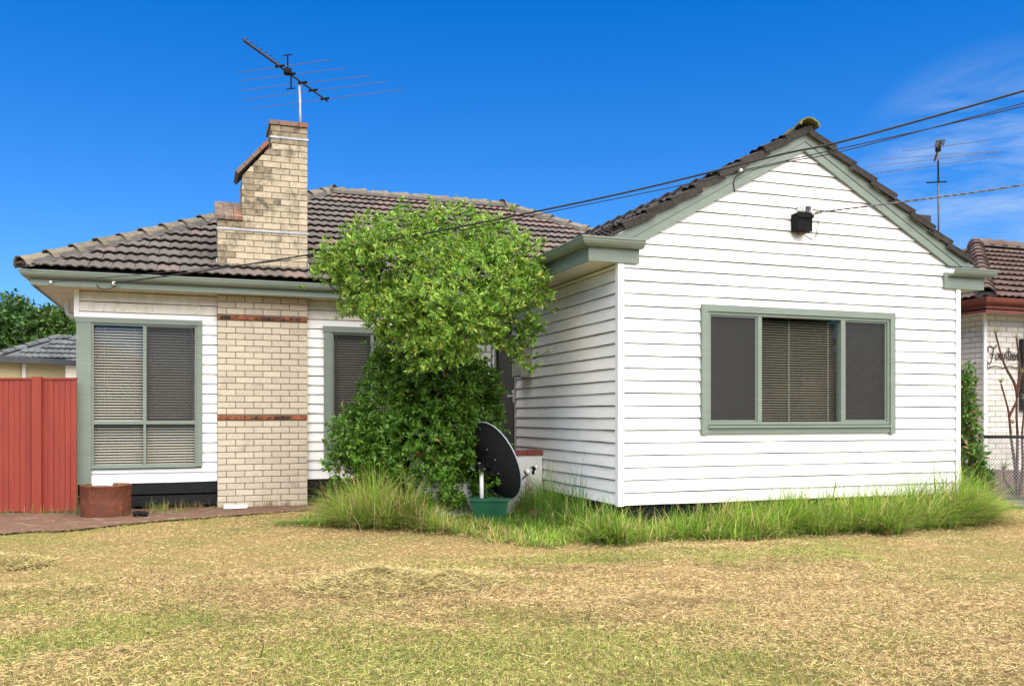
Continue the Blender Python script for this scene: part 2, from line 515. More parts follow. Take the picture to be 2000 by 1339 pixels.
# ================================================================== THE HOUSE
V1 = 4.348
HOUSE = thing('weatherboard_house', (0, 0, 0), 'white weatherboard house with dark tiled roof, green trim and cream brick chimney', 'house')
EXP = .134
def boards(parent, a0, a1, z0, z1, mapf, holes=(), clip=None, seed=1, m='white_paint', grime=None):
    """one object per weatherboard; mapf(s, out, z) -> xyz"""
    rg = random.Random(seed)
    z = z0
    while z < z1 - .02:
        zt = min(z + EXP - .0095, z1)
        b0, b1 = (a0, a1) if clip is None else clip(z, zt)
        spans = [(b0, b1, z, zt)]
        for h in holes:
            nz = []
            for s0, s1, p, q in spans:
                if h[2] < q and p < h[3] and s0 < h[1] and s1 > h[0]:
                    if s0 < h[0]: nz.append((s0, h[0], p, q))
                    if s1 > h[1]: nz.append((h[1], s1, p, q))
                    c0, c1 = max(s0, h[0]), min(s1, h[1])
                    if h[2] - p > .012: nz.append((c0 + .001, c1 - .001, p, h[2]))
                    if q - h[3] > .012: nz.append((c0 + .001, c1 - .001, h[3], q))
                else:
                    nz.append((s0, s1, p, q))
            spans = nz
        cut = []
        for s0, s1, p, q in spans:
            while s1 - s0 > 2.2 and rg.random() < .75:
                w_ = rg.uniform(.7, s1 - s0 - .7)
                cut.append((s0, s0 + w_ - .0012, p, q)); s0 = s0 + w_ + .0012
            cut.append((s0, s1, p, q))
        for s0, s1, p, q in cut:
            if s1 - s0 < .02:
                continue
            n = max(1, int((s1 - s0) / .45))
            mb = MB(); vs = []
            fo = lambda zz: .027 - .017 * (zz - z) / (EXP - .0095)
            for i in range(n + 1):
                s_ = s0 + (s1 - s0) * i / n
                d = rg.uniform(-.0028, .0028); w = rg.uniform(-.003, .003)
                zm = min(p + .012, (p + q) / 2)
                vs += [mapf(s_, .004, p + d), mapf(s_, fo(p) + w, p + d), mapf(s_, fo(p) + w, zm + d), mapf(s_, fo(q) + w * .5, q + d), mapf(s_, .002, q + d)]
            fs = []
            for i in range(n):
                for k in range(5):
                    fs.append((i * 5 + k, i * 5 + (k + 1) % 5, (i + 1) * 5 + (k + 1) % 5, (i + 1) * 5 + k))
            fs += [(4, 3, 2, 1, 0), tuple(n * 5 + k for k in range(5))]
            mb.add(vs, fs)
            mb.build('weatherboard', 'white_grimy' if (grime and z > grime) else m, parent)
        z += EXP

# ---- gable wing front wall (y = 0 plane, faces -y)
W = 4.643
GW = (.978, 3.641, 1.068, 2.4985)               # window outer trim
APX, BS = 2.335, .565                            # apex u, barge slope
Z_IN = 4.319                                     # barge lower edge at apex
mb = MB()
hole = (GW[0] + .09, GW[1] - .09, GW[2] + .1, GW[3] - .09)
wall_cells(mb, 0, W, .33, 3.02, [hole], lambda m_, a, b, c, d: m_.box((a, .0, c), (b, .09, d)))
mb.prism([(0.02, 3.02), (W - .02, 3.02), (APX, 3.02 + BS * (APX - .02))], 'y', 0, .09)
GFW = mb.build('gable_front_wall', 'grimy_gap', HOUSE)
def gclip(z, zt):
    lim = (Z_IN + .12 - zt) / BS
    return (max(.0, APX - lim), min(W, APX + lim))
boards(GFW, 0, W, .31, 4.33, lambda s, o, z: (s, -o, z), [(GW[0] + .02, GW[1] - .02, GW[2] + .02, GW[3] - .02)], gclip, 3)
# ---- gable side wall (x = 0, faces -x), door opening
DR = (3.27, 4.12, .62, 2.66)
mb = MB()
wall_cells(mb, .092, V1 - .002, .33, 2.91, [DR], lambda m_, a, b, c, d: m_.box((0, a, c), (.09, b, d)))
GSW = mb.build('gable_side_wall', 'grimy_gap', HOUSE)
boards(GSW, 0.0, V1 - .03, .31, 2.89, lambda s, o, z: (-o, s, z), [(DR[0] - .05, DR[1] + .05, DR[2] - .3, DR[3])], None, 5)
# corner stops
mb = MB()
mb.box((-.036, -.036, .30), (.035, -.0275, 2.90)); mb.box((-.036, -.0275, .30), (-.0275, .035, 2.90))
mb.build('corner_stop', 'trim_white', HOUSE)
MB().box((W - .04, -.036, .30), (W + .03, -.0275, 2.84)).build('corner_stop', 'trim_white', HOUSE)
# far walls of the gable wing and main block
mb = MB(); mb.box((W - .09, .092, .31), (W, V1 + 4, 2.9)); mb.build('gable_far_wall', 'white_paint', HOUSE)
# ---- low wing front wall (y = V1)
LW = (-5.757, -4.198, .575, 2.566)
RW = (-2.554, -.72, .58, 2.551)
UL = -5.757
mb = MB()
wall_cells(mb, UL, -.001, .36, 2.95, [(LW[0] + .18, LW[1] - .07, LW[2] + .03, LW[3] - .07), (RW[0] + .1, RW[1] - .1, RW[2] + .06, RW[3] - .1)],
           lambda m_, a, b, c, d: m_.box((a, V1, c), (b, V1 + .09, d)))
LFW = mb.build('low_wing_front_wall', 'grimy_gap', HOUSE)
CH0, CH1 = -4.0, -2.795
lm = lambda s, o, z: (s, V1 - o, z)
boards(LFW, UL, CH0 - .004, .369, 2.945, lm, [(LW[0] - .1, LW[1] - .01, LW[2] - .02, LW[3] - .02)], None, 8, grime=2.62)
boards(LFW, CH1 + .004, -.03, .369, 2.945, lm, [(RW[0] + .02, RW[1] - .02, RW[2] + .02, RW[3] - .02)], None, 9, grime=2.62)
mb = MB(); mb.box((UL, V1 + .092, .0), (UL + .09, 12.2, 2.95)); mb.box((UL, 12.2, 0), (W + .8, 12.29, 2.95)); mb.box((W + .71, V1 + 3.9, 0), (W + .8, 12.2, 2.95))
mb.box((W, V1 + 3.9, 0), (W + .71, V1 + 3.99, 2.95))
mb.build('rear_walls', 'white_paint', HOUSE)
mb = MB(); mb.box((UL + .1, V1 + .1, .28), (W - .1, 12.1, .32)); mb.box((.1, .1, .281), (W - .1, V1 + .1, .321)); mb.build('floor', 'interior', HOUSE)
mb = MB(); mb.box((UL + .1, V1 + .1, 2.86), (W - .1, 12.1, 2.89)); mb.box((.1, .1, 2.861), (W - .1, V1 + .1, 2.891)); mb.build('ceiling', 'interior', HOUSE)
mb = MB(); mb.box((UL + .1, V1 + 2.6, .32), (W - .1, V1 + 2.65, 2.86)); mb.box((.1, 3.0, .322), (W - .1, 3.05, 2.861)); mb.build('inner_wall', 'interior', HOUSE)
# corner board sliver at left
MB().box((UL - .03, V1 - .034, 2.566), (UL + .03, V1 - .0275, 2.93)).build('corner_stop', 'trim_white', HOUSE)
# plinth boards
rg = random.Random(4)
for (a, b) in ((UL + .01, CH0 - .003), (CH1 + .003, -1.2)):
    for z0, z1 in ((.215, .362), (.055, .19)):
        mb = MB(); mb.box((a, V1 - .015 + rg.uniform(-.004, .004), z0), (b, V1 + .02, z1)); mb.build('plinth_board', 'black_board', HOUSE)
MB().box((UL + .03, V1 + .06, -.02), (-1.2, V1 + .085, .34)).build('plinth_backing', 'void', HOUSE)
MB().box((.03, .02, -.02), (W - .03, .05, .30)).build('plinth_backing', 'void', HOUSE)
MB().box((.02, .06, -.02), (.05, V1, .30)).build('plinth_backing', 'void', HOUSE)

# ---- windows
def slats(mb, u0, u1, z0, z1, y, pitch=.026, tilt=.0115, w=.007):
    z = z0
    while z < z1:
        mb.add([(u0, y - w, z - tilt), (u1, y - w, z - tilt), (u1, y, z + tilt * .1), (u0, y, z + tilt * .1), (u0, y + w, z + tilt), (u1, y + w, z + tilt)], [(0, 1, 2, 3), (3, 2, 5, 4)])
        z += pitch
def fr(mb, u0, u1, z0, z1, t, ya, yb, tb=None):
    tb = tb or t
    mb.box((u0, ya, z0), (u0 + t, yb, z1)); mb.box((u1 - t, ya, z0), (u1, yb, z1))
    mb.box((u0 + t, ya + .001, z1 - t), (u1 - t, yb, z1)); mb.box((u0 + t, ya + .001, z0), (u1 - t, yb, z0 + tb))
# gable window
g0, g1, gb, gt = GW
mb = MB()
mb.prism([(g0, gb - .005), (g0 + .075, gb - .005), (g0 + .075, gt - .075), (g0, gt)], 'y', -.062, .0)
mb.prism([(g1 - .075, gb - .015), (g1, gb - .015), (g1, gt), (g1 - .075, gt - .075)], 'y', -.062, .0)
mb.prism([(g0 + .001, gt), (g0 + .076, gt - .075), (g1 - .076, gt - .075), (g1 - .001, gt)], 'y', -.0615, .0)
GWIN = mb.build('window', 'sage', HOUSE)
MB().box((g0 + .076, -.05, gb + .0), (g1 - .076, 0, gb + .062)).build('apron', 'sage', GWIN)
MB().prism([(-.075, gb + .064), (.02, gb + .064), (.02, gb + .098), (-.075, gb + .086)], 'x', g0 + .076, g1 - .076).build('sill', 'sage', GWIN)
i0, i1, ib, it = g0 + .077, g1 - .077, gb + .099, gt - .077
MU = (1.735, 2.885)                                # mullions
mb = MB(); fr(mb, i0, i1, ib, it, .032, -.045, .05)
mb.build('window_frame', 'sage', GWIN)
for u in MU:
    MB().box((u - .028, -.043, ib + .033), (u + .028, .05, it - .033)).build('mullion', 'sage', GWIN)
bays = [(i0 + .033, MU[0] - .029), (MU[0] + .029, MU[1] - .029), (MU[1] + .029, i1 - .033)]
for k, (a, b) in enumerate(bays):
    if k != 1:
        mb = MB(); fr(mb, a + .001, b - .001, ib + .034, it - .034, .018, -.028, .0); mb.build('sash', 'sage', GWIN)
        mb = MB(); mb.box((a + .02, -.016, ib + .053), (b - .02, -.014, it - .053)); mb.build('insect_screen', 'fly_screen_dense', GWIN)
    e = .03 if k != 1 else .001
    MB().box((a + e, .004, ib + .034 + e), (b - e, .007, it - .034 - e)).build('pane', 'glass_dark', GWIN)
mb = MB(); slats(mb, i0 + .02, i1 - .02, ib + .03, it - .04, .085, .029, .0095, .0095); mb.build('blind_slats', 'blind_dark', GWIN, False, 'stuff')
mb = MB()
for u in (2.21, 2.76, 1.2, 3.3):
    mb.tube([(u, .068, ib + .03), (u, .068, it - .04)], .0022, 4)
mb.build('blind_cords', 'porcelain', GWIN)

def low_window(lab, u0, u1, z0, z1, lt, rt, ht, mull, trans, shade):
    """green trimmed window of the low wing"""
    w = None
    y = V1
    mb = MB()
    mb.box((u1 - rt, y - .06, z0), (u1, y + .0, z1 - ht - .001)); mb.box((u0 - .012, y - .065, z1 - ht), (u1, y, z1))
    mb.box((u0, y - .058, z0 - (.21 if lt > .15 else 0)), (u0 + lt, y, z1 - ht - .001))
    w = mb.build('window', 'sage', HOUSE)
    a, b, c, d = u0 + lt + .001, u1 - rt - .001, z0 + .012, z1 - ht - .001
    mb = MB(); fr(mb, a, b, c, d, .026, y - .04, y + .05); mb.build('window_frame', 'sage', w)
    MB().prism([(y - .072, c - .018), (y, c - .018), (y, c + .016), (y - .072, c)], 'x', a + .001, b - .001).build('sill', 'sage', w)
    MB().box((a + .027, y - .042, trans - .022), (b - .027, y + .05, trans + .022)).build('transom', 'sage', w)
    ms = sorted(mull)
    for u in ms:
        MB().box((u - .022, y - .041, trans + .023), (u + .022, y + .049, d - .027)).build('mullion', 'sage', w)
        MB().box((u - .016, y - .038, c + .027), (u + .016, y + .049, trans - .023)).build('mullion', 'sage', w)
    e = [a + .027] + ms + [b - .027]
    for k in range(len(e) - 1):
        p, q = e[k] + .022, e[k + 1] - .022
        MB().box((p, y + .004, c + .028), (q, y + .007, trans - .024)).build('pane', 'glass', w)
        MB().box((p, y + .004, trans + .024), (q, y + .007, d - .028)).build('pane', 'glass', w)
        if k in shade:
            mb = MB(); fr(mb, p + .002, q - .002, trans + .026, d - .03, .018, y - .03, y - .012); mb.build('screen_frame', 'dark_alu', w)
            MB().box((p + .021, y - .021, trans + .045), (q - .021, y - .019, d - .049)).build('insect_screen', 'fly_screen', w)
    mb = MB(); slats(mb, a + .02, b - .02, c + .03, d - .03, y + .05, .037, .0105, .011); mb.build('blind_slats', 'blind', w, False, 'stuff')
    mb = MB()
    for k in range(len(e) - 1):
        for t in (.2, .8):
            u = e[k] + (e[k + 1] - e[k]) * t
            mb.tube([(u, y + .033, c + .03), (u, y + .033, d - .03)], .002, 4)
    mb.build('blind_cords', 'blind', w)
    return w
low_window('', LW[0], LW[1], LW[2], LW[3], .178, .07, .069, [-4.928], 1.177, (1,))
low_window('', RW[0], RW[1], RW[2], RW[3], .11, .1, .085, [-1.86, -1.3], 1.205, (0,))

# ---- door in the side wall of the gable wing, low porch wall
mb = MB(); mb.box((-.035, DR[0] - .05, .60), (.06, DR[0] + .0, DR[3])); mb.box((-.035, DR[1], .60), (.06, DR[1] + .05, DR[3])); mb.box((-.034, DR[0] + .001, DR[3] - .05), (.06, DR[1] - .001, DR[3]))
mb.build('door_frame', 'grey_box', HOUSE)
DOOR = MB().box((-.012, DR[0] + .003, .63), (.03, DR[1] - .003, DR[3] - .053)).build('door', 'dark_alu', HOUSE)
mb = MB(); fr(mb, DR[0] + .01, DR[1] - .01, .64, DR[3] - .06, .06, 0, 1)
mb.v = [(-.022 + .008 * v[1], v[0], v[2]) for v in mb.v]; mb.build('screen_frame', 'black_plastic', DOOR)
mb = MB(); hz, hv = 1.55, DR[0] + .05
mb.box((-.03, hv - .02, hz - .09), (-.015, hv + .02, hz + .09)); mb.tube([(-.02, hv, hz), (-.075, hv, hz)], .011, 8); mb.tube([(-.07, hv - .005, hz), (-.07, hv + .12, hz)], .011, 8)
mb.box((-.05, hv - .012, hz + .05), (-.03, hv + .012, hz + .075))
mb.build('handle', 'white_plastic', DOOR)
MB().box((-1.75, 2.36, .0), (-.03, V1 - .03, .60)).build('porch_floor', 'path', HOUSE)
PW = MB().box((-1.75, 2.19, .0), (-.032, 2.33, .755)).build('porch_wall', 'white_paint', HOUSE)
for k in range(8):
    x = -1.75 + k * .215
    MB().box((x + .004, 2.165, .757), (x + .211, 2.355, .82)).build('coping_brick', 'red_coping', PW)

# ---- eaves: fascia, gutters, soffits
GUT = lambda z: [(0, z), (.055, z), (.09, z + .022), (.108, z + .05), (.113, z + .074), (.122, z + .078), (.122, z + .092), (.108, z + .092), (.1, z + .06), (.08, z + .03), (.05, z + .012), (.0, z + .012)]
FAS = lambda a, b: [(0, a), (0, b), (-.022, b), (-.022, a)]
mpath = [(-6.24, 12.5), (-6.24, 3.965), (-.388, 3.965)]
sweep(mpath, FAS(2.915, 3.06), -1).build('fascia', 'sage', HOUSE)
sweep(mpath, GUT(3.0), -1).build('gutter', 'sage_gutter', HOUSE)
lpath = [(-.388, 3.97), (-.388, -.055), (.205, -.055)]
sweep(lpath, FAS(2.897, 3.09), -1).build('fascia', 'sage', HOUSE)
lpath2 = [(-.388, 3.85), (-.388, -.055), (.225, -.055)]
sweep(lpath2, GUT(3.045), -1).build('gutter', 'sage_gutter', HOUSE)
rpath = [(4.40, -.055), (5.03, -.055), (5.03, 6)]
sweep(rpath, FAS(2.838, 3.03), -1).build('fascia', 'sage', HOUSE)
sweep([(4.455, -.055), (5.03, -.055), (5.03, 6)], GUT(2.985), -1).build('gutter', 'sage_gutter', HOUSE)
mb = MB()
mb.add([(-6.218, 3.987, 2.932), (-.0, 3.987, 2.932), (-.0, V1 + .002, 2.932), (UL, V1 + .002, 2.932)], [(0, 1, 2, 3)])
mb.add([(-6.218, 3.987, 2.932), (UL, V1 + .002, 2.932), (UL, 12.4, 2.932), (-6.218, 12.4, 2.932)], [(0, 1, 2, 3)])
mb.build('soffit', 'soffit', HOUSE)
mb = MB(); mb.box((-.366, -.033, 2.903), (.0, 3.98, 2.912)); mb.build('soffit', 'soffit', HOUSE)
mb = MB(); mb.box((W + .032, -.033, 2.845), (5.008, 6, 2.853)); mb.build('soffit', 'soffit', HOUSE)
mb = MB(); mb.tube(catmull([(-6.02, 5.6, 2.97), (-6.02, 5.6, 2.78), (-5.98, 5.6, 2.72), (-5.84, 5.6, 2.68), (-5.82, 5.6, 2.6), (-5.82, 5.6, .1)], 4), .038, 10); mb.build('downpipe', 'white_plastic', HOUSE, True)

# ---- barge boards on the gable
ZO = 4.557
def barge(sgn):
    uo = APX - 2.53 if sgn < 0 else APX + 2.52
    d = abs(uo - APX)
    n = 14
    poly = [(APX, Z_IN), (APX, ZO)] + [(uo, ZO - BS * d)] + [(uo + (.0 if sgn < 0 else 0), ZO - BS * d - .02)]
    ui = APX + sgn * (Z_IN - (ZO - BS * d - .02)) / BS
    poly += [(ui, ZO - BS * d - .02)]
    if sgn > 0:
        poly = poly[::-1]
    return MB().prism(poly, 'y', -.062, -.029)
barge(-1).build('barge_board', 'sage', HOUSE)
barge(1).build('barge_board', 'sage', HOUSE)
# flaking paint strips under the verge
rg = random.Random(12)
for sgn in (-1, 1):
    for k in range(11):
        t0 = rg.uniform(.1, 2.3) if not (sgn < 0 and k == 0) else 1.05
        ln = rg.uniform(.03, .12) if not (sgn < 0 and k == 0) else .5
        u0, u1 = APX + sgn * t0, APX + sgn * (t0 + ln)
        z0, z1 = ZO - BS * t0 - .012, ZO - BS * (t0 + ln) - .012
        h = rg.uniform(.008, .022)
        if sgn < 0 and k == 0: h = .035
        MB().add([(u0, -.066, z0), (u1, -.066, z1), (u1 * .8 + u0 * .2, -.066, z1 * .8 + z0 * .2 - h), (u0 * .7 + u1 * .3, -.066, z0 * .7 + z1 * .3 - h * .8),
                  (u0, -.0625, z0), (u1, -.0625, z1), (u1 * .8 + u0 * .2, -.0625, z1 * .8 + z0 * .2 - h), (u0 * .7 + u1 * .3, -.0625, z0 * .7 + z1 * .3 - h * .8)],
                 [(0, 1, 2, 3), (0, 4, 5, 1), (1, 5, 6, 2), (2, 6, 7, 3), (3, 7, 4, 0)]).build('paint_flake', 'flaked_paint', HOUSE)

# ---- roofs
def tile_mesh(w, g, m, under=True):
    n = 10
    mb = MB(); top, bot = [], []
    y0, y1 = -.018, g + .05
    prof = lambda t: .022 * (.5 - .5 * math.cos(2 * math.pi * (2 * t + .02))) ** .8 + (.008 if t > .93 else 0)
    for i in range(n + 1):
        t = i / n
        x = (t - .5) * (w * 1.0 - .004)
        h = prof(t)
        top.append((x, y0, .062 + h)); bot.append((x, y1, .010 + h))
    und = [(x, y0 + .003, z - .017) for x, _, z in top]
    k = n + 1
    mb.add(top + bot + und, [(i, i + 1, k + i + 1, k + i) for i in range(n)] + [(2 * k + i, 2 * k + i + 1, i + 1, i) for i in range(n)]
           + [(0, k, 2 * k), (n, 2 * k + n, k + n)])
    return mb
def plane_frame(o, eu, es):
    n = eu.cross(es).normalized()
    m = Matrix((eu, es, n)).transposed().to_4x4()
    m.translation = o
    return m
MAIN = dict(ez=3.105, ev=3.87, tan=.5225)
ph = math.atan(MAIN['tan'])
HL, HR = -6.34, 5.96                              # eave ends of the main roof
RV = 8.285; RZ = MAIN['ez'] + MAIN['tan'] * (RV - MAIN['ev'])
RL, RR = HL + (RV - MAIN['ev']), HR - (RV - MAIN['ev'])
BV = 2 * RV - MAIN['ev']
mb = MB()
dz = -.012
c = [(HL, MAIN['ev'], MAIN['ez'] + dz), (HR, MAIN['ev'], MAIN['ez'] + dz), (HR, BV, MAIN['ez'] + dz), (HL, BV, MAIN['ez'] + dz), (RL, RV, RZ + dz), (RR, RV, RZ + dz)]
mb.add(c, [(0, 1, 5, 4), (1, 2, 5), (2, 3, 4, 5), (3, 0, 4)])
ROOF = mb.build('main_roof', 'roof_under', HOUSE)
TW, TG = .272, .335
tm = tile_mesh(TW, TG, 'roof_tile').mesh('roof_tile', 'roof_tile')
rg = random.Random(21)
def lay(parent, o, eu, es, rows, colrange, inside, me, maxparts, edge_clip=None, tw=TW, tg=TG, mat_name='roof_tile', near=None, name='roof_tile'):
    """tiles one by one as children; the ones past maxparts (farthest from the camera) joined into one stuff part"""
    cand = []
    for i in range(rows):
        for j in range(*colrange):
            cu = (j + .5 * (i % 2)) * tw
            cs = i * tg
            st = inside(cu, cs)
            if st == 0: continue
            p = o + eu * cu + es * (cs + tg * .5)
            cand.append((((p - CAM).length if near is None else near(p)), cu, cs, st, p))
    cand.sort(key=lambda q: q[0])
    base = plane_frame(Vector((0, 0, 0)), eu, es)
    rest = MB()
    for k, (dd, cu, cs, st, p) in enumerate(cand):
        mw = base.copy()
        mw = mw @ Matrix.Rotation(rg.uniform(-.006, .006), 4, 'Z') @ Matrix.Rotation(rg.uniform(-.008, .008), 4, 'Y') @ Matrix.Rotation(rg.uniform(-.006, .006), 4, 'X')
        mw.translation = o + eu * cu + es * cs + base.col[2].to_3d() * rg.uniform(0, .004)
        if st == 1 and k < maxparts:
            link(name, me, parent, None, mw)
            continue
        bm = bmesh.new(); bm.from_mesh(me); bm.transform(mw)
        if st == 2:
            for co, no in edge_clip:
                bmesh.ops.bisect_plane(bm, geom=bm.verts[:] + bm.edges[:] + bm.faces[:], plane_co=co, plane_no=no, clear_outer=True)
        if k < maxparts:
            m2 = bpy.data.meshes.new(name); bm.to_mesh(m2); m2.materials.clear(); m2.materials.append(M[mat_name])
            if len(m2.polygons): link(name, m2, parent)
        else:
            bm.verts.index_update()
            rest.add([v.co[:] for v in bm.verts], [tuple(v.index for v in f.verts) for f in bm.faces])
        bm.free()
    if rest.v:
        rest.build('more_roof_tiles', mat_name, parent, False, 'stuff')
def hip_inside(L, Rr, margin):
    def f(cu, cs):
        h = cs * math.cos(ph)
        d = min(cu - (HL + h), (HR - h) - cu) if True else 0
        h2 = (cs + TG) * math.cos(ph)
        d2 = min(cu - (HL + h2), (HR - h2) - cu)
        if min(d, d2) > TW / 2: return 1
        if max(d, d2) > -TW / 2: return 2
        return 0
    return f
es = Vector((0, math.cos(ph), math.sin(ph)))
def nearkey(p):
    a = p.x
    # tiles hidden behind the gable roof rank last
    return (p - CAM).length + (100 if (p.x > 3.0 or (p.x > .6 and p.y < 6.2)) else 0)
lay(ROOF, Vector((0, MAIN['ev'], MAIN['ez'])), Vector((1, 0, 0)), es, 15, (-24, 23), hip_inside(0, 0, 0), tm, 290,
    [(Vector((HL, MAIN['ev'], 0)), Vector((-1, 1, 0)).normalized()), (Vector((HR, MAIN['ev'], 0)), Vector((1, 1, 0)).normalized())], near=nearkey)
# hip ends
for (o, eu, sg) in ((Vector((HL, RV, MAIN['ez'])), Vector((0, -1, 0)), 1), (Vector((HR, RV, MAIN['ez'])), Vector((0, 1, 0)), -1)):
    es2 = Vector((sg * math.cos(ph), 0, math.sin(ph)))
    hw = RV - MAIN['ev']
    def ins(cu, cs):
        d = hw - cs * math.cos(ph) - abs(cu)
        d2 = d - TG * math.cos(ph)
        return 1 if d2 > TW / 2 else (2 if d > -TW / 2 else 0)
    cl = [(Vector((HL, MAIN['ev'], 0)), Vector((1, -1, 0)).normalized()), (Vector((HL, BV, 0)), Vector((1, 1, 0)).normalized())] if sg > 0 else \
         [(Vector((HR, MAIN['ev'], 0)), Vector((-1, -1, 0)).normalized()), (Vector((HR, BV, 0)), Vector((-1, 1, 0)).normalized())]
    lay(ROOF, o, eu, es2, 15, (-17, 18), ins, tm, 0, cl)
# ridge and hip caps
def cap_mesh(L, w=.115, h=.085, m='ridge_tile'):
    mb = MB()
    def ring(y, s, z):
        return [(-w * s, y, -.02 + z), (-w * .80 * s, y, h * .45 * s + z), (-w * .3 * s, y, h * s + z), (w * .3 * s, y, h * s + z), (w * .80 * s, y, h * .45 * s + z), (w * s, y, -.02 + z)]
    rs = [ring(-.02, 1.16, .012), ring(.07, 1.12, .008), ring(.10, 1.0, 0), ring(L + .03, .94, -.012)]
    vs = [v for r_ in rs for v in r_]
    fs = [(i * 6 + k, i * 6 + k + 1, (i + 1) * 6 + k + 1, (i + 1) * 6 + k) for i in range(3) for k in range(5)]
    inner = [(x * .86, y + .002, z - .016) for x, y, z in rs[0]]
    b = len(vs); vs += inner
    fs += [(k, b + k, b + k + 1, k + 1) for k in range(5)]
    deep = [(x * .86, .3, z - .02) for x, _, z in rs[0]]
    b2 = len(vs); vs += deep
    fs += [(b + k, b2 + k, b2 + k + 1, b + k + 1) for k in range(5)]
    return mb.add(vs, fs)
capme = cap_mesh(.40).mesh('ridge_cap', 'ridge_tile')
def caps(parent, a, b, pitch=.40, name='ridge_cap', lift=.03, up=Vector((0, 0, 1)), bed=True):
    a, b = Vector(a), Vector(b)
    d = (b - a); L = d.length; d.normalize()
    side = d.cross(up).normalized(); n = side.cross(d).normalized()
    m = Matrix((side, d, n)).transposed().to_4x4()
    k = 0
    while k * pitch < L - .05:
        mw = m @ Matrix.Rotation(rg.uniform(-.02, .02), 4, 'Y') @ Matrix.Rotation(rg.uniform(-.01, .01), 4, 'X')
        mw.translation = a + d * (k * pitch) + n * (lift + rg.uniform(-.004, .006))
        link(name, capme, parent, None, mw)
        k += 1
    if bed:
        mb = MB(); q = []
        for p in (a, b):
            for s_, z_ in ((-.15, -.03), (-.09, .045), (.09, .045), (.15, -.03)):
                q.append(p + side * s_ + n * (z_ + lift - .012))
        mb.add(q, [(0, 1, 5, 4), (1, 2, 6, 5), (2, 3, 7, 6), (0, 3, 2, 1), (4, 5, 6, 7)])
        mb.build('mortar_bedding', 'bedding', parent)
e0 = .02
P_hl = (HL + .02, MAIN['ev'] + .02, MAIN['ez'] + e0); P_rl = (RL, RV, RZ + e0); P_rr = (RR, RV, RZ + e0); P_hr = (HR, MAIN['ev'], MAIN['ez'] + e0)
caps(ROOF, P_hl, P_rl); caps(ROOF, P_hr, P_rr); caps(ROOF, P_rr, P_rl)
caps(ROOF, (HL, BV, MAIN['ez']), P_rl); caps(ROOF, (HR, BV, MAIN['ez']), P_rr)

# gable wing roof
GS = .565; gph = math.atan(GS)
GZ = ZO - .135                                    # tile bed at ridge
GB = MAIN['ev'] + (GZ - MAIN['ez']) / MAIN['tan']   # where the ridge dies into the main roof
EU = APX - (GZ - 3.115) / GS                       # left eave line
EUR = APX + (GZ - 3.06) / GS
mb = MB()
zl = GZ - GS * (APX - EU)
mb.add([(EU, -.07, zl), (APX, -.07, GZ), (APX, GB, GZ), (EU, MAIN['ev'] + .02, zl), (EUR, -.07, GZ - GS * (EUR - APX)), (EUR, 8, GZ - GS * (EUR - APX)), (APX, 8, GZ)],
       [(0, 1, 2, 3), (1, 4, 5, 6)])
GROOF = mb.build('gable_roof', 'roof_under', HOUSE)
vtm = tile_mesh(TW, TG, 'verge_tile')
# closed verge end so the outer tile reads as a thick slab
gm = tile_mesh(TW, TG, 'roof_tile').mesh('roof_tile', 'roof_tile')
gmd = tile_mesh(TW, TG, '').mesh('roof_tile', 'verge_tile')
ve = tile_mesh(TW, TG, '')
for s_ in (-1, 1):
    x = s_ * (TW * .5 - .004)
    ve.add([(x, -.018, .068), (x, TG + .05, .016), (x, TG + .05, -.052), (x, -.014, -.012)], [(0, 1, 2, 3)])
ve.add([(-TW / 2, -.014, .05), (TW / 2, -.014, .05), (TW / 2, -.014, -.012), (-TW / 2, -.014, -.012)], [(0, 1, 2, 3)])
vem = ve.mesh('verge_tile', 'verge_tile')
rows = int((APX - EU) / math.cos(gph) / TG) + 1
esL = Vector((math.cos(gph), 0, math.sin(gph))); esR = Vector((-math.cos(gph), 0, math.sin(gph)))
Lslope = (APX - EU) / math.cos(gph)
def vlim(cs): return MAIN['ev'] + (3.1 + cs * math.sin(gph) - MAIN['ez']) / MAIN['tan']
# left plane: eave runs along -y when looking up slope (+x): eu = -y
lay(GROOF, Vector((EU, 0, zl)), Vector((0, -1, 0)), esL, rows, (-22, 0), lambda cu, cs: 1 if (-cu < vlim(cs) and cu < -.25) else 0, gmd, 0, mat_name='verge_tile')
lay(GROOF, Vector((EUR, 0, GZ - GS * (EUR - APX))), Vector((0, 1, 0)), esR, rows, (1, 22), lambda cu, cs: 1 if cu > .25 else 0, gm, 0)
for o, eu, es_ in ((Vector((EU, 0, zl)), Vector((0, -1, 0)), esL), (Vector((EUR, 0, GZ - GS * (EUR - APX))), Vector((0, 1, 0)), esR)):
    base = plane_frame(Vector((0, 0, 0)), eu, es_)
    for i in range(rows):
        if i * TG > Lslope - .12: continue
        mw = base @ Matrix.Rotation(rg.uniform(-.03, .03), 4, 'Z') @ Matrix.Rotation(rg.uniform(-.03, .03), 4, 'Y')
        mw.translation = o + es_ * (i * TG) + Vector((0, .025 + rg.uniform(-.012, .012), .135 + rg.uniform(-.008, .012)))
        link('verge_tile', vem, GROOF, None, mw)
capme0 = capme
capme = cap_mesh(.40, .125, .085).mesh('ridge_cap', 'verge_tile')
caps(GROOF, (APX, .27, GZ), (APX, GB + .1, GZ), lift=.04)
capme = cap_mesh(.40, .125, .06).mesh('ridge_cap', 'mossy_cap')
caps(GROOF, (APX, -.14, ZO + .03), (APX, .24, ZO + .0), lift=.0, bed=False)
capme = capme0
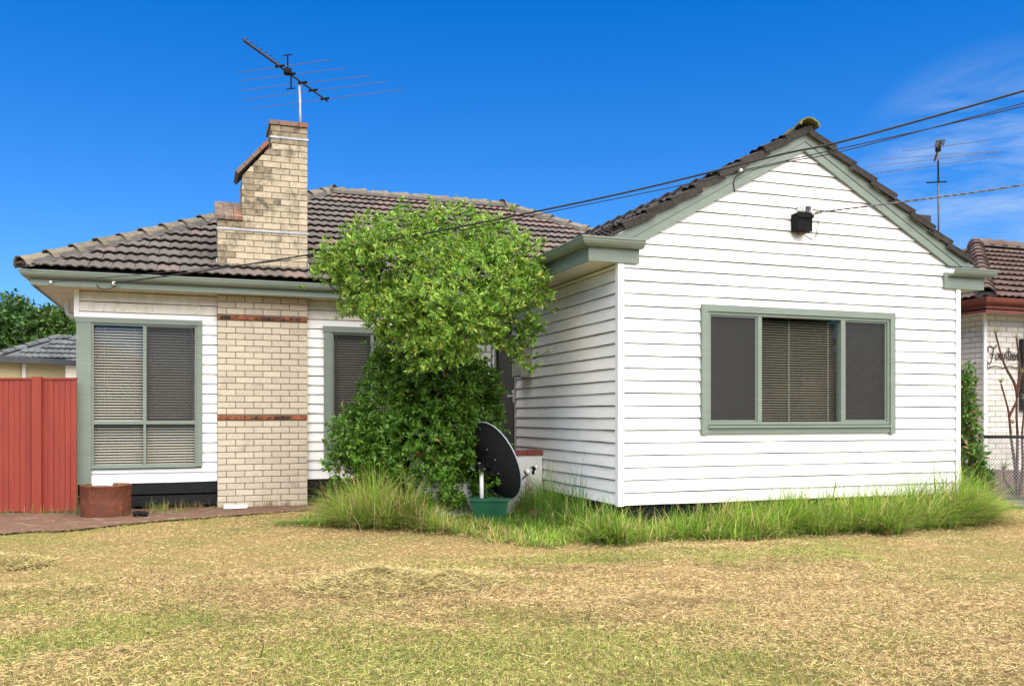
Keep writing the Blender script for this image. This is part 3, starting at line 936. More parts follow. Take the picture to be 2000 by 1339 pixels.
# verge bedding
for sgn in (-1, 1):
    d = 2.5
    MB().prism([(APX, ZO + .005), (APX, ZO + .035), (APX + sgn * d, ZO + .035 - BS * d), (APX + sgn * d, ZO + .005 - BS * d)][::(1 if sgn < 0 else -1)], 'y', -.085, -.02).build('mortar_bedding', 'verge_tile', GROOF)

# ---- chimney
CY = V1 - .12
CD = .62
def chim_left(z):
    if z < 4.0: return CH0 - .0
    if z < 4.585: return -3.68
    if z < 5.03: return -3.68 + (z - 4.585) / (5.03 - 4.585) * .385
    return -3.295
mb = MB()
ins = .008
poly = [(CH0 + ins, -.02), (CH1 - ins, -.02), (CH1 - ins, 5.33), (-3.295 + ins, 5.33), (-3.295 + ins, 5.02), (-3.68 + ins, 4.585), (-3.68 + ins, 4.0), (CH0 + ins, 4.0)]
mb.prism(poly, 'y', CY + ins, CY + CD - ins)
CHIM = mb.build('chimney', 'mortar', HOUSE)
rg = random.Random(33)
BH, BL, J = .076, .231, .010
def brick(parent, x0, x1, z0, z1, y0, y1, m, name='brick', cutl=None):
    e = .0025
    j = rg.uniform(-.0025, .0025)
    mb = MB()
    a = cutl if cutl is not None else x0
    vs = [(x0 + e, y0 + j, z0 + e), (x1 - e, y0 + j, z0 + e), (x1 - e, y0 + j, z1 - e), (a + e, y0 + j, z1 - e),
          (x0, y0 + j + e, z0), (x1, y0 + j + e, z0), (x1, y0 + j + e, z1), (a, y0 + j + e, z1),
          (x0, y1, z0), (x1, y1, z0), (x1, y1, z1), (a, y1, z1)]
    mb.add(vs, [(0, 1, 2, 3), (0, 4, 5, 1), (1, 5, 6, 2), (2, 6, 7, 3), (3, 7, 4, 0), (4, 8, 9, 5), (5, 9, 10, 6), (6, 10, 11, 7), (7, 11, 8, 4), (8, 11, 10, 9)])
    return mb.build(name, m, parent)
row = 0
z = .0
bands = (1.165, 2.567)
while z < 5.32:
    h = BH
    m = 'cream_brick'
    band = None
    for b in bands:
        if abs(z - b) < .043: band = b
    zt = min(z + h, 5.325)
    l0 = chim_left(z + .01); l1 = chim_left(zt)
    off = 0 if row % 2 == 0 else -(BL + J) / 2
    if band: off = 0
    x = CH0 + off
    while x < CH1 - .01:
        x0, x1 = max(x, l0), min(x + BL, CH1)
        if CH1 - x1 < .03: x1 = CH1
        if x1 - x0 > .028:
            mm = m
            if band: mm = 'orange_brick'
            elif z > 3.2:
                lf = (x0 - l0)
                mm = 'stack_brick'
                if (rg.random() < .62 - 1.3 * lf) or z > 5.02: mm = 'sooty_brick'
            cut = l1 if (l1 > l0 + .001 and x0 == l0 and l1 < x1 - .01) else None
            if not (l1 >= x1 - .01 and x0 == l0 and l1 > l0 + .001):
                dy = -.006 if band else 0
                brick(CHIM, x0, x1, z + (.012 if band else 0), zt - (.012 if band else 0), CY + dy, CY + CD, mm, cutl=cut)
        x += BL + J
    z += BH + J
    row += 1
# cappings: shoulder weathering, raked coping, top course, straps
for i in range(3):
    x0 = CH0 - .035 + i * .124
    for j in range(2):
        y0, z0 = CY - .03 + j * .20, 4.01 + j * .14
        y1, z1 = y0 + .192, z0 + .134
        MB().add([(x0, y0, z0), (x0 + .118, y0, z0), (x0 + .118, y1, z1), (x0, y1, z1), (x0, y0, z0 - .05), (x0 + .118, y0, z0 - .05), (x0 + .118, y1, z1 - .05), (x0, y1, z1 - .05)],
                 [(0, 1, 2, 3), (4, 7, 6, 5), (0, 4, 5, 1), (1, 5, 6, 2), (2, 6, 7, 3), (3, 7, 4, 0)]).build('capping_brick', 'cap_brick', CHIM)
MB().prism([(CY + .0, 3.99), (CY + CD, 3.99), (CY + CD, 4.26), (CY + .38, 4.24)], 'x', CH0, -3.69).build('shoulder', 'sooty_brick', CHIM)
sl_a, sl_b = Vector((-3.735, 0, 4.60)), Vector((-3.315, 0, 5.065))
dd = (sl_b - sl_a); nn = Vector((-dd.z, 0, dd.x)).normalized() * .05
for i in range(4):
    a = sl_a + dd * (i / 4 + .006); b = sl_a + dd * ((i + 1) / 4 - .006)
    MB().prism([(a.x, a.z), (b.x, b.z), (b.x + nn.x, b.z + nn.z), (a.x + nn.x, a.z + nn.z)], 'y', CY - .025, CY + CD + .02).build('capping_brick', 'cap_brick', CHIM)
for i, (a, b) in enumerate(((-3.315, -3.19), (-3.18, -2.925), (-2.915, -2.79))):
    MB().box((a, CY - .02, 5.332), (b, CY + CD + .015, 5.395)).build('capping_brick', 'cap_brick', CHIM)
for z0, x0 in ((3.82, CH0), (5.145, -3.295)):
    mb = MB(); w = .012
    mb.box((x0 - w, CY - w, z0), (CH1 + w, CY - .006, z0 + .026)); mb.box((x0 - w, CY - .0059, z0), (x0 - .004, CY + CD + w, z0 + .026)); mb.box((CH1 + .004, CY - .0059, z0), (CH1 + w, CY + CD + w, z0 + .026))
    mb.build('metal_strap', 'galv', CHIM)
mb = MB(); mb.box((CH0 - .02, CY - .01, 3.09), (CH0 - .006, CY + CD, 3.42)); mb.box((CH1 + .006, CY - .01, 3.09), (CH1 + .02, CY + CD, 3.42)); mb.build('flashing', 'galv', CHIM)
#PART2
# ================================================================== THINGS ON AND AROUND THE HOUSE
# ---- television antenna strapped to the brick chimney
T = thing('tv_antenna', (-2.88, 4.4, 5.40), 'long black television antenna on a mast above the brick chimney', 'antenna')
MB().tube([(-2.87, 4.39, 5.1), (-2.885, 4.4, 6.02)], .019, 8).build('mast', 'galv', T, True)
ba, bb = Vector((-3.71, 3.13, 6.0)), Vector((-2.41, 4.97, 6.0))
MB().tube([ba, bb], .014, 6).build('boom', 'dark_metal', T)
bd = (bb - ba).normalized(); bp_ = Vector((-bd.y, bd.x, 0))
for a, b in (((-3.73, 4.25), (-2.59, 3.37)), ((-3.68, 4.55), (-2.34, 3.58)), ((-3.67, 4.94), (-2.0, 3.75)), ((-3.61, 5.32), (-1.72, 3.88)), ((-3.48, 5.70), (-1.43, 4.09))):
    A, B = Vector((*a, 6.0)), Vector((*b, 6.0))
    MB().tube([A, B], .0042, 5).build('element', 'rod_metal', T)
    # insulator block where the rod crosses the boom
    d1 = B - A; q = ba - A
    den = d1.x * (-bd.y) + d1.y * bd.x
    t = (q.x * (-bd.y) + q.y * bd.x) / den
    cpt = A + d1 * t
    mb = MB(); mb.tube([cpt - d1.normalized() * .07 + Vector((0, 0, .01)), cpt + d1.normalized() * .07 + Vector((0, 0, .01))], .017, 6); mb.build('element_clamp', 'black_plastic', T)
for k in range(9):
    p = ba + bd * (.02 + k * .11)
    mb = MB(); mb.tube([p - bp_ * .055 + Vector((0, 0, .03)), p + bp_ * .055 + Vector((0, 0, .03))], .006, 5); mb.box(p - Vector((.014, .014, 0)), p + Vector((.014, .014, .04)))
    mb.build('director', 'dark_metal', T)
p = ba + bd * 1.08
mb = MB(); mb.tube([p + Vector((0, 0, .24)), p + Vector((0, 0, .03))], .011, 5); mb.tube([p + Vector((.05, .05, 0)), p + Vector((.05, .05, -.2))], .011, 5)
mb.tube([p - bp_ * .07 + Vector((0, 0, .24)), p + bp_ * .07 + Vector((0, 0, .24))], .008, 5); mb.tube([p - bp_ * .07 + Vector((.05, .05, -.2)), p + bp_ * .07 + Vector((.05, .05, -.2))], .008, 5)
mb.box(p - Vector((.05, .05, .02)), p + Vector((.05, .05, .045)))
mb.build('balun', 'black_plastic', T)

# ---- overhead service cables
def cable(name, pts, r, label, m='cable', k=10, seg=6):
    P = catmull(pts, k)
    o = MB().tube(P, r, seg).build(name, m, None, True)
    return tag(o, label, 'cable')
cable('overhead_cable', [(-5.27, 3.86, 2.965), (-2.91, 2.16, 3.20), (-.53, -.17, 3.47), (.75, -1.58, 3.67), (2.13, -3.12, 3.93), (9.0, -10.8, 5.6)], .0095, 'thick black overhead cable crossing above the gable to the low eave')
cable('overhead_cable', [(-6.0, 3.88, 2.945), (-2.91, 2.16, 3.165), (-.53, -.17, 3.435), (.75, -1.58, 3.59), (2.13, -3.12, 3.83), (9.0, -10.8, 5.4)], .0045, 'thinner overhead cable reaching the far corner of the low eave')
cable('overhead_cable', [(1.43, -.10, 3.99), (1.768, -.688, 4.009), (2.82, -2.518, 4.081), (4.43, -5.32, 4.3), (6.43, -8.8, 4.75)], .0055, 'overhead cable tied to the green barge board of the gable')
# twisted service line
base = catmull([(2.36, -.20, 3.575), (2.86, -1.07, 3.548), (3.403, -2.015, 3.54), (4.36, -3.68, 3.62), (5.86, -6.29, 3.95), (7.36, -8.9, 4.5)], 44)
mb = MB()
for phs in (0, math.pi):
    q = []
    for i, p in enumerate(base):
        a = i * .9 + phs
        q.append(p + Vector((.0, math.cos(a) * .006, math.sin(a) * .006)))
    mb.tube(q, .006, 5)
tag(mb.build('twisted_service_cable', 'cable_grey', None, True), 'twisted pale grey service cable running to the gable wall', 'cable')
def insulator(loc, label, s=1.0, d=(0, -1, 0)):
    d = Vector(d); l = Vector(loc)
    T = thing('cable_insulator', loc, label, 'insulator')
    MB().tube([l + d * -.09, l + d * .0], .008 * s, 6).build('hook', 'galv', T)
    mb = MB(); mb.tube([l + d * .0, l + d * .012, l + d * .03, l + d * .05, l + d * .062], [.012 * s, .022 * s, .016 * s, .022 * s, .01 * s], 10); mb.build('porcelain_body', 'porcelain', T, True)
    return T
insulator((-5.27, 3.92, 2.965), 'white insulator holding the thick cable on the low fascia', 1.2)
insulator((-6.0, 3.93, 2.945), 'small white insulator at the outer end of the low fascia', .8)
insulator((1.43, -.085, 3.99), 'white insulator on the green barge board', .9)
mb = MB(); mb.tube(catmull([(-5.25, 3.93, 2.95), (-5.32, 3.92, 2.90), (-5.42, 3.93, 2.89), (-5.48, 3.95, 2.95)], 6), .006, 5)
tag(mb.build('cable_tail', 'cable', None, True), 'short drooping black cable loop below the insulator on the low fascia', 'cable')
mb = MB(); mb.tube(catmull([(1.47, -.12, 3.97), (1.40, -.075, 3.93), (1.375, -.07, 3.86), (1.385, -.07, 3.78), (1.40, -.04, 3.76)], 6), .0055, 5)
tag(mb.build('cable_tail', 'cable', None, True), 'black cable curving down the barge board into the gable wall', 'cable')
# bracket and black box on the gable
T = thing('service_bracket', (2.31, -.03, 3.6), 'white steel service bracket fixed to the gable boards', 'bracket')
mb = MB(); mb.box((2.25, -.04, 3.535), (2.265, -.028, 3.68)); mb.box((2.25, -.16, 3.655), (2.36, -.03, 3.672)); mb.box((2.25, -.16, 3.60), (2.262, -.04, 3.655)); mb.box((2.348, -.16, 3.60), (2.36, -.04, 3.655)); mb.build('arm', 'white_plastic', T)
mb = MB(); mb.tube([(2.36, -.15, 3.59), (2.36, -.16, 3.57), (2.38, -.2, 3.575), (2.41, -.25, 3.572)], [.02, .026, .02, .012], 8); mb.build('shackle', 'porcelain', T, True)
T = thing('junction_box', (2.26, -.09, 3.37), 'square black electrical box high on the white gable', 'electrical box')
mb = MB(); mb.box((2.165, -.16, 3.37), (2.36, -.032, 3.575)); mb.build('box_body', 'black_plastic', T)
MB().box((2.155, -.175, 3.52), (2.37, -.161, 3.583)).build('lid', 'black_plastic', T)
MB().box((2.22, -.13, 3.345), (2.29, -.06, 3.369)).build('gland', 'stone_brown', T)
for k, (dx, dz) in enumerate(((0, 0), (.02, .012))):
    mb = MB(); mb.tube(catmull([(2.40 + dx * 2, -.2, 3.57), (2.43 + dx, -.15, 3.45 + dz), (2.455 + dx, -.1, 3.36 + dz), (2.42 + dx, -.08, 3.31 - dz), (2.33 + dx, -.1, 3.32 - dz), (2.28, -.1, 3.345)], 6), .0042, 5)
    tag(mb.build('lead_wire', 'cable_grey', None, True), 'thin grey lead looping from the service bracket to the black box' if k == 0 else 'second grey lead hanging beside the black box on the gable', 'wire')

# ---- meter box
T = thing('meter_box', (-.1, 2.75, 1.79), 'grey metal meter box on the shaded side wall beside the door', 'meter box')
MB().box((-.175, 2.60, 1.79), (-.028, 2.95, 2.55)).build('cabinet', 'grey_box', T)
MB().box((-.186, 2.62, 1.81), (-.176, 2.93, 2.53)).build('lid', 'grey_box', T)
MB().box((-.192, 2.90, 2.12), (-.187, 2.92, 2.2)).build('latch', 'dark_metal', T)

# ---- satellite dish standing in a green tub
RT = Vector((math.cos(.3398), -math.sin(.3398), 0)); FW = Vector((math.sin(.3398), math.cos(.3398), 0)); UP = Vector((0, 0, 1))
T = thing('satellite_dish', (-.97, 1.79, .1), 'dark grey satellite dish tilted on a white pole in the long grass', 'satellite dish')
n_ = (RT * .76 + UP * .35 + FW * .55).normalized()
maj = (RT * -.41 + UP * .91); maj = (maj - n_ * maj.dot(n_)).normalized(); mnr = n_.cross(maj)
dc = Vector((-.83, 1.74, .715)); ra, rb = .51, .48
mb = MB(); vs = []; rings = 9; seg = 48
for i in range(rings + 1):
    r_ = i / rings
    for k in range(seg):
        t = 2 * math.pi * k / seg
        vs.append(dc + maj * (ra * r_ * math.cos(t)) + mnr * (rb * r_ * math.sin(t)) + n_ * (.085 * (r_ * r_ - 1)))
fs = [(i * seg + k, i * seg + (k + 1) % seg, (i + 1) * seg + (k + 1) % seg, (i + 1) * seg + k) for i in range(rings) for k in range(seg)]
mb.add(vs, fs); DISH = mb.build('reflector', 'dish_grey', T, True)
rim = [dc + maj * (ra * math.cos(2 * math.pi * k / 48)) + mnr * (rb * math.sin(2 * math.pi * k / 48)) for k in range(49)]
MB().tube(rim, .0075, 6, False).build('rim', 'dish_rim', DISH, True)
hub = dc - n_ * .10
pole_top = Vector((-.99, 1.80, .60))
MB().tube([(-.98, 1.79, .14), (-.985, 1.795, .62)], .026, 12).build('pole', 'white_plastic', T, True)
MB().tube([(-.98, 1.79, .04), (-.98, 1.79, .19)], .034, 12).build('pole_foot', 'rust_drum', T, True)
mb = MB()
mb.box(pole_top + Vector((-.05, -.05, -.03)), pole_top + Vector((.05, .05, .07)))
mb.tube([pole_top + UP * .02, hub - maj * .02], .035, 6)
for s_ in (-1, 1):
    mb.tube([pole_top + Vector((0, 0, .03)) + RT * .03 * s_, hub + maj * .16 * s_], .012, 5)
    mb.tube([hub + maj * .16 * s_ - mnr * .07, hub + maj * .16 * s_ + mnr * .07], .013, 5)
mb.build('bracket', 'black_plastic', T)
for k, (a, b) in enumerate(((-.09, .04), (-.07, -.02), (.0, .06), (.06, -.01), (-.1, .0), (.03, -.05))):
    p = pole_top + RT * a + UP * (b + .03) - FW * .055
    MB().tube([p, p - RT * .03 + FW * .01], .009, 6).build('bolt', 'galv', T)
for a, b in ((.17, .1), (-.15, .1), (.02, .17), (.0, -.16)):
    p = dc + maj * a + mnr * b - n_ * .085
    MB().tube([p, p - n_ * .012], .009, 6).build('bolt', 'galv', DISH)
lnb = Vector((-.36, 1.72, .60))
for q in (dc - maj * .36 + mnr * .22, dc - maj * .44 - mnr * .12):
    MB().tube([q, lnb - RT * .02 - UP * .03], .010, 6).build('feed_arm', 'dark_metal', T)
mb = MB(); mb.tube([lnb - n_ * .09, lnb - n_ * .05, lnb - n_ * .045, lnb], [.042, .042, .024, .024], 12); mb.build('feed_horn', 'white_plastic', T, True)
mb = MB(); mb.tube([lnb, lnb + n_ * .05], .03, 10); mb.tube([lnb + n_ * .03, lnb + n_ * .03 - UP * .07], .018, 8); mb.build('feed_clamp', 'black_plastic', T, True)
MB().tube([lnb + n_ * .05, lnb + n_ * .12], [.026, .02], 10).build('feed_body', 'white_plastic', T, True)
T = thing('plastic_tub', (-.88, 1.78, 0), 'green plastic tub holding the foot of the satellite dish', 'tub')
def tubp(s, z, off): return [(-.88 + RT.x * a * s + FW.x * b * s + off[0], 1.78 + RT.y * a * s + FW.y * b * s + off[1], z) for a, b in ((-.23, -.17), (.23, -.17), (.23, .17), (-.23, .17))]
mb = MB(); vs = tubp(.82, .02, (0, 0)) + tubp(1, .26, (0, 0)) + tubp(.97, .26, (0, 0)) + tubp(.80, .04, (0, 0))
mb.add(vs, [(3, 2, 1, 0), (12, 13, 14, 15)] + [(l * 4 + k, l * 4 + (k + 1) % 4, (l + 1) * 4 + (k + 1) % 4, (l + 1) * 4 + k) for l in range(3) for k in range(4)]); mb.build('basin', 'green_plastic', T)
vs = tubp(1.0, .235, (0, 0)) + tubp(1.07, .235, (0, 0)) + tubp(1.07, .275, (0, 0)) + tubp(1.0, .275, (0, 0))
mb = MB(); mb.add(vs, [(l * 4 + k, l * 4 + (k + 1) % 4, ((l + 1) % 4) * 4 + (k + 1) % 4, ((l + 1) % 4) * 4 + k) for l in range(4) for k in range(4)]); mb.build('rim', 'green_plastic', T)
MB().add(tubp(.88, .12, (0, 0)), [(0, 1, 2, 3)]).build('ballast', 'soil', T)

# ---- rusty drum planter
PC = (-5.35, 3.72)
T = thing('drum_planter', (PC[0], PC[1], 0), 'rusty cut down drum used as a planter under the big window', 'planter')
mb = MB(); mb.lathe((PC[0], PC[1], 0), [(.288, .0), (.292, .02), (.296, .2), (.300, .385), (.306, .392), (.300, .40), (.288, .398), (.286, .32)], 40); mb.build('drum', 'rust_drum', T, True)
mb = MB(); mb.lathe((PC[0], PC[1], 0), [(.287, .335), (.15, .36), (.0, .37)], 24); mb.build('soil', 'soil', T, True)
mb = MB(); mb.tube(catmull([(-5.49, 3.60, .405), (-5.44, 3.59, .415), (-5.35, 3.58, .415), (-5.29, 3.575, .41), (-5.26, 3.572, .405)], 4), [.03] * 10 + [.034] * 3 + [.035] * 3 + [.02], 12)
tag(mb.build('white_bottle', 'white_plastic', None, True), 'white plastic bottle lying on top of the drum planter', 'bottle')
mb = MB(); mb.prism([(-3.93, .0), (-3.63, .0), (-3.62, .035), (-3.92, .045)], 'y', 3.92, 4.08)
for i, v in enumerate(mb.v): mb.v[i] = (v[0], v[1], v[2] + .022)
tag(mb.build('white_slab', 'trim_white', None), 'flat white slab lying at the foot of the brick chimney', 'slab')
mb = MB(); mb.tube(catmull([(-5.02, 3.42, .04), (-4.96, 3.42, .055), (-4.88, 3.40, .045), (-4.84, 3.39, .03)], 4), [.02] + [.034] * 10 + [.03, .01], 8)
tag(mb.build('black_litter', 'black_plastic', None, True), 'small black lump lying on the path beside the rusty drum', 'litter')

# ---- red paling fence
F0, F1 = Vector((-5.735, 4.14, 0)), Vector((-9.4, 5.43, 0))
fd = (F1 - F0).normalized(); fn = Vector((fd.y, -fd.x, 0))
if fn.y > 0: fn = -fn
T = thing('red_fence', F0, 'red painted timber paling fence beside the low wing', 'fence')
def fbox(a, b, o0, o1, z0, z1):
    q = []
    for z in (z0, z1):
        for s_, o_ in ((a, o0), (b, o0), (b, o1), (a, o1)):
            p = F0 + fd * s_ + fn * o_; q.append((p.x, p.y, z))
    return MB().add(q, [(3, 2, 1, 0), (4, 5, 6, 7), (0, 1, 5, 4), (1, 2, 6, 5), (2, 3, 7, 6), (3, 0, 4, 7)])
s_ = 0.0; rg = random.Random(5); k = 0
L = (F1 - F0).length
while s_ < L:
    w = .073
    j = rg.uniform(-.003, .003)
    if not (.42 < s_ < .50):
        fbox(s_ + .002, s_ + w - .003, -.012 + j, .008 + j, .02 + rg.uniform(0, .02), 1.735).build('paling', 'red_fence', T)
    s_ += w
for a in (.43, 2.9):
    fbox(a, a + .125, .0125, .055, .0, 1.772).build('post', 'red_fence', T)
fbox(-.0, .428, -.03, .022, 1.736, 1.76).build('capping_rail', 'red_fence', T)
fbox(.557, 2.898, -.03, .022, 1.736, 1.76).build('capping_rail', 'red_fence', T)

# ---- garage and house behind the red fence
T = thing('garage', (-9.5, 14, 0), 'low cream garage with dark gutter behind the red fence', 'garage')
ga, gb_ = Vector((-12.5, 8.9, 0)), Vector((-6.95, 13.2, 0))
gd = (gb_ - ga).normalized(); gp = Vector((-gd.y, gd.x, 0))
def obox(o, d, p, s0, s1, p0, p1, z0, z1):
    q = []
    for z in (z0, z1):
        for a, b in ((s0, p0), (s1, p0), (s1, p1), (s0, p1)):
            v = o + d * a + p * b; q.append((v.x, v.y, z))
    return MB().add(q, [(3, 2, 1, 0), (4, 5, 6, 7), (0, 1, 5, 4), (1, 2, 6, 5), (2, 3, 7, 6), (3, 0, 4, 7)])
gl = (gb_ - ga).length
obox(ga, gd, gp, 0, gl, .1, 5, 0, 2.38).build('wall', 'garage_wall', T)
obox(ga, gd, gp, -.1, gl + .15, -.1, 5.2, 2.39, 2.45).build('roof', 'garage_trim', T)
obox(ga, gd, gp, -.1, gl + .15, -.22, -.101, 2.37, 2.50).build('gutter', 'garage_trim', T)
p = ga + gd * (gl - .95) + gp * .05
MB().tube([(p.x, p.y, 0), (p.x, p.y, 2.37)], .04, 8).build('downpipe', 'white_plastic', T)
T = thing('tiled_house', (-9, 25, 0), 'grey tiled house seen over the red fence', 'house')
MB().box((-9.6, 21.2, 0), (-4.5, 24.0, 2.95)).build('wall', 'nbr_brick', T)
e = [(-15, 20.9, 2.95), (-4, 20.9, 2.95), (-4, 30.5, 2.95), (-15, 30.5, 2.95), (-9.0, 24.4, 4.05), (-8.2, 24.4, 4.05)]
e = [(-9.95, 20.9, 2.95), (-4, 20.9, 2.95), (-4, 24.3, 2.95), (-9.95, 24.3, 2.95), (-8.45, 22.6, 3.70), (-5.5, 22.6, 3.70)]
RF = MB().add(e, [(0, 1, 5, 4), (1, 2, 5), (2, 3, 4, 5), (3, 0, 4)]).build('roof', 'far_tile', T)
ft = tile_mesh(.33, .40, '').mesh('roof_tile', 'far_tile')
tl = (3.70 - 2.95) / 1.7; fph = math.atan(tl)
lay(RF, Vector((0, 20.9, 2.955)), Vector((1, 0, 0)), Vector((0, math.cos(fph), math.sin(fph))), 5, (-31, -11),
    lambda cu, cs: 1 if (cu - .17 > -9.95 + cs * math.cos(fph) * .88 + .25 and cu + .17 < -4 - cs * math.cos(fph) * .88 - .25) else 0, ft, 240, tw=.33, tg=.40, mat_name='far_tile')
MB().box((-10.05, 20.75, 2.86), (-3.9, 20.89, 2.95)).build('gutter', 'trim_white', T)
oc = capme; capme = cap_mesh(.42, .11, .07).mesh('ridge_cap', 'far_tile')
caps(RF, (-9.95, 20.9, 2.96), (-8.45, 22.6, 3.71), .42, bed=False); caps(RF, (-5.5, 22.6, 3.71), (-8.45, 22.6, 3.71), .42, bed=False); caps(RF, (-4, 20.9, 2.96), (-5.5, 22.6, 3.71), .42, bed=False)
capme = oc
mb = MB(); mb.lathe((-8.5, 22.9, 3.55), [(.09, -.2), (.09, .0), (.15, .05), (.18, .13), (.15, .21), (.06, .25), (.0, .255)], 16); mb.build('roof_vent', 'white_plastic', T, True)

# ---- neighbour's brick house (right)
NC = Vector((7.65, 2.35, 0))
T = thing('brick_house', NC, 'pale brick house with brown tiled roof beyond the wire fence', 'house')
NW = MB().box((NC.x + .01, NC.y + .01, 0), (15, 11, 2.92)).build('wall', 'nbr_mortar', T)
rg = random.Random(50)
def nbrick(axis):
    z = .40; r_ = 0
    while z < 2.9:
        x = -(.12 if r_ % 2 else 0)
        lim = 1.75 if axis == 'x' else 3.1
        start = 0 if axis == 'x' else 0.0
        while x < lim:
            a, b = max(x, 0), x + .229
            j = rg.uniform(-.002, .002)
            if axis == 'x':
                mb = MB().box((NC.x + a, NC.y + j, z), (NC.x + b, NC.y + .05, z + .076))
            else:
                mb = MB().box((NC.x + j, NC.y + .052 + a, z), (NC.x + .05, NC.y + .052 + b, z + .076))
            mb.build('brick', 'nbr_brick', NW)
            x += .24
        z += .086; r_ += 1
nbrick('x'); nbrick('y')
MB().box((NC.x - .035, NC.y - .035, .0), (NC.x + .015, NC.y - .004, 2.9)).build('corner_strip', 'trim_white', NW)
MB().box((NC.x - .03, NC.y - .03, 0), (15, NC.y + .4, .39)).build('footing', 'nbr_brick', NW)
# eaves + roof
ez, ov = 2.93, .42
ex0, ey0 = NC.x - ov, NC.y - ov
MB().box((ex0, ey0, ez - .02), (15.4, 11.4, ez)).build('soffit', 'soffit', T)
sweep([(ex0, 11.4), (ex0, ey0), (15.4, ey0)], [(0, ez - .06), (0, ez + .13), (-.025, ez + .13), (-.025, ez - .06)], -1).build('fascia', 'nbr_red', T)
sweep([(ex0, 11.4), (ex0, ey0), (15.4, ey0)], GUT(ez + .06), -1).build('gutter', 'nbr_red', T)
nph = math.atan(.50)
hw = 3.05
rz0 = ez + .15
ra_ = (ex0 + hw, ey0 + hw, rz0 + .5 * hw)
mb = MB(); mb.add([(ex0, ey0, rz0), (15.4, ey0, rz0), (15.4, ey0 + hw, rz0 + .5 * hw), ra_, (ex0, ey0 + 2 * hw + 3, rz0), (15.4, ey0 + 2 * hw + 3, rz0)], [(0, 1, 2, 3), (4, 0, 3), (4, 3, 2, 5)])
NR = mb.build('roof', 'roof_under', T)
ntm = tile_mesh(.28, .33, '').mesh('roof_tile', 'nbr_tile')
def nin(cu, cs):
    h = (cs) * math.cos(nph)
    d = cu - h; d2 = d - .33 * math.cos(nph)
    if d2 > .14: return 1 if cu < 5 else 0
    return 2 if d > -.14 else 0
lay(NR, Vector((ex0, ey0, rz0)), Vector((1, 0, 0)), Vector((0, math.cos(nph), math.sin(nph))), 10, (-1, 18), nin, ntm, 160,
    [(Vector((ex0, ey0, 0)), Vector((-1, 1, 0)).normalized())], tw=.28, tg=.33, mat_name='nbr_tile')
esn = Vector((math.cos(nph), 0, math.sin(nph)))
lay(NR, Vector((ex0, ey0, rz0)), Vector((0, -1, 0)), esn, 10, (-22, 1), lambda cu, cs: (1 if -cu > cs * math.cos(nph) + .33 * math.cos(nph) + .14 else (2 if -cu > cs * math.cos(nph) - .14 else 0)) if -cu < 6 - cs * .5 else 0, ntm, 60,
    [(Vector((ex0, ey0, 0)), Vector((1, -1, 0)).normalized())], tw=.28, tg=.33, mat_name='nbr_tile')
oc = capme
capme = cap_mesh(.36, .135, .10).mesh('ridge_cap', 'nbr_tile')
caps(NR, (ex0, ey0, rz0 + .02), (ra_[0], ra_[1], ra_[2] + .02), .34, lift=.04); caps(NR, (14, ra_[1], ra_[2] + .02), (ra_[0], ra_[1], ra_[2] + .02), .34, lift=.04)
capme = oc
MB().box((10.02, 6.2, 2.9), (10.37, 6.6, 5.5)).build('chimney', 'paling', T)
MB().box((8.385, NC.y - .09, 1.36), (8.95, NC.y - .006, 2.52)).build('window_shutter', 'iron', T)
# right television antenna on the neighbour's flue
T = thing('tv_antenna', (10.26, 5.88, 5.0), 'thin television antenna with a tall mast behind the gable roof', 'antenna')
MB().tube([(10.26, 5.88, 4.4), (10.24, 5.89, 7.0)], .017, 8).build('mast', 'rod_metal', T, True)
MB().tube([(10.26, 5.88, 5.12), (10.1, 6.2, 5.08)], .02, 6).build('bracket', 'rod_metal', T)
rb0, rb1 = Vector((9.83, 5.40, 6.79)), Vector((10.80, 6.54, 6.79))
MB().tube([rb0, rb1], .022, 6).build('boom', 'dark_metal', T)
for a, b in (((9.76, 7.43, 6.79), (11.6, 5.56, 6.79)), ((9.76, 7.02, 6.85), (11.69, 5.70, 6.85)), ((9.6, 7.13, 6.54), (11.15, 5.16, 6.54)), ((9.65, 6.25, 6.80), (10.75, 5.05, 6.80))):
    MB().tube([a, b], .006, 5).build('element', 'rod_metal', T)
for k in range(6):
    p = rb0 + (rb1 - rb0) * (.02 + k * .06); q = Vector(((rb1 - rb0).y, -(rb1 - rb0).x, 0)).normalized()
    MB().tube([p - q * .09 + UP * .02, p + q * .09 + UP * .02], .010, 5).build('director', 'dark_metal', T)
mb = MB(); mb.box((10.21, 5.85, 6.75), (10.29, 5.93, 6.85)); mb.tube([(10.25, 5.89, 6.6), (10.19, 5.82, 6.1)], .016, 6); mb.tube([(10.0, 5.95, 6.1), (10.34, 5.75, 6.1)], .014, 6); mb.build('balun', 'black_plastic', T)

# ---- script house number on the brick wall
S = []
def st(*p): S.append(p)
st((.03, .60), (.00, .70), (.04, .80), (.11, .82), (.19, .76), (.25, .80), (.28, .90))
st((.20, .78), (.17, .55), (.13, .25), (.08, .08), (.01, .08), (.00, .18))
st((.09, .50), (.16, .46), (.23, .50))
st((.33, .52), (.27, .46), (.26, .32), (.30, .25), (.35, .32), (.36, .46), (.32, .52), (.38, .48))
st((.40, .52), (.39, .34), (.42, .26), (.46, .34), (.48, .52), (.475, .32), (.50, .26))
st((.52, .26), (.54, .46), (.56, .53), (.59, .50), (.59, .34), (.61, .26))
st((.69, .80), (.665, .50), (.65, .32), (.67, .25), (.71, .29))
st((.62, .60), (.69, .62), (.76, .61))
st((.72, .38), (.77, .42), (.77, .50), (.74, .52), (.72, .42), (.73, .30), (.77, .25), (.80, .32))
st((.81, .38), (.86, .42), (.86, .50), (.83, .52), (.81, .42), (.82, .30), (.86, .25), (.89, .32))
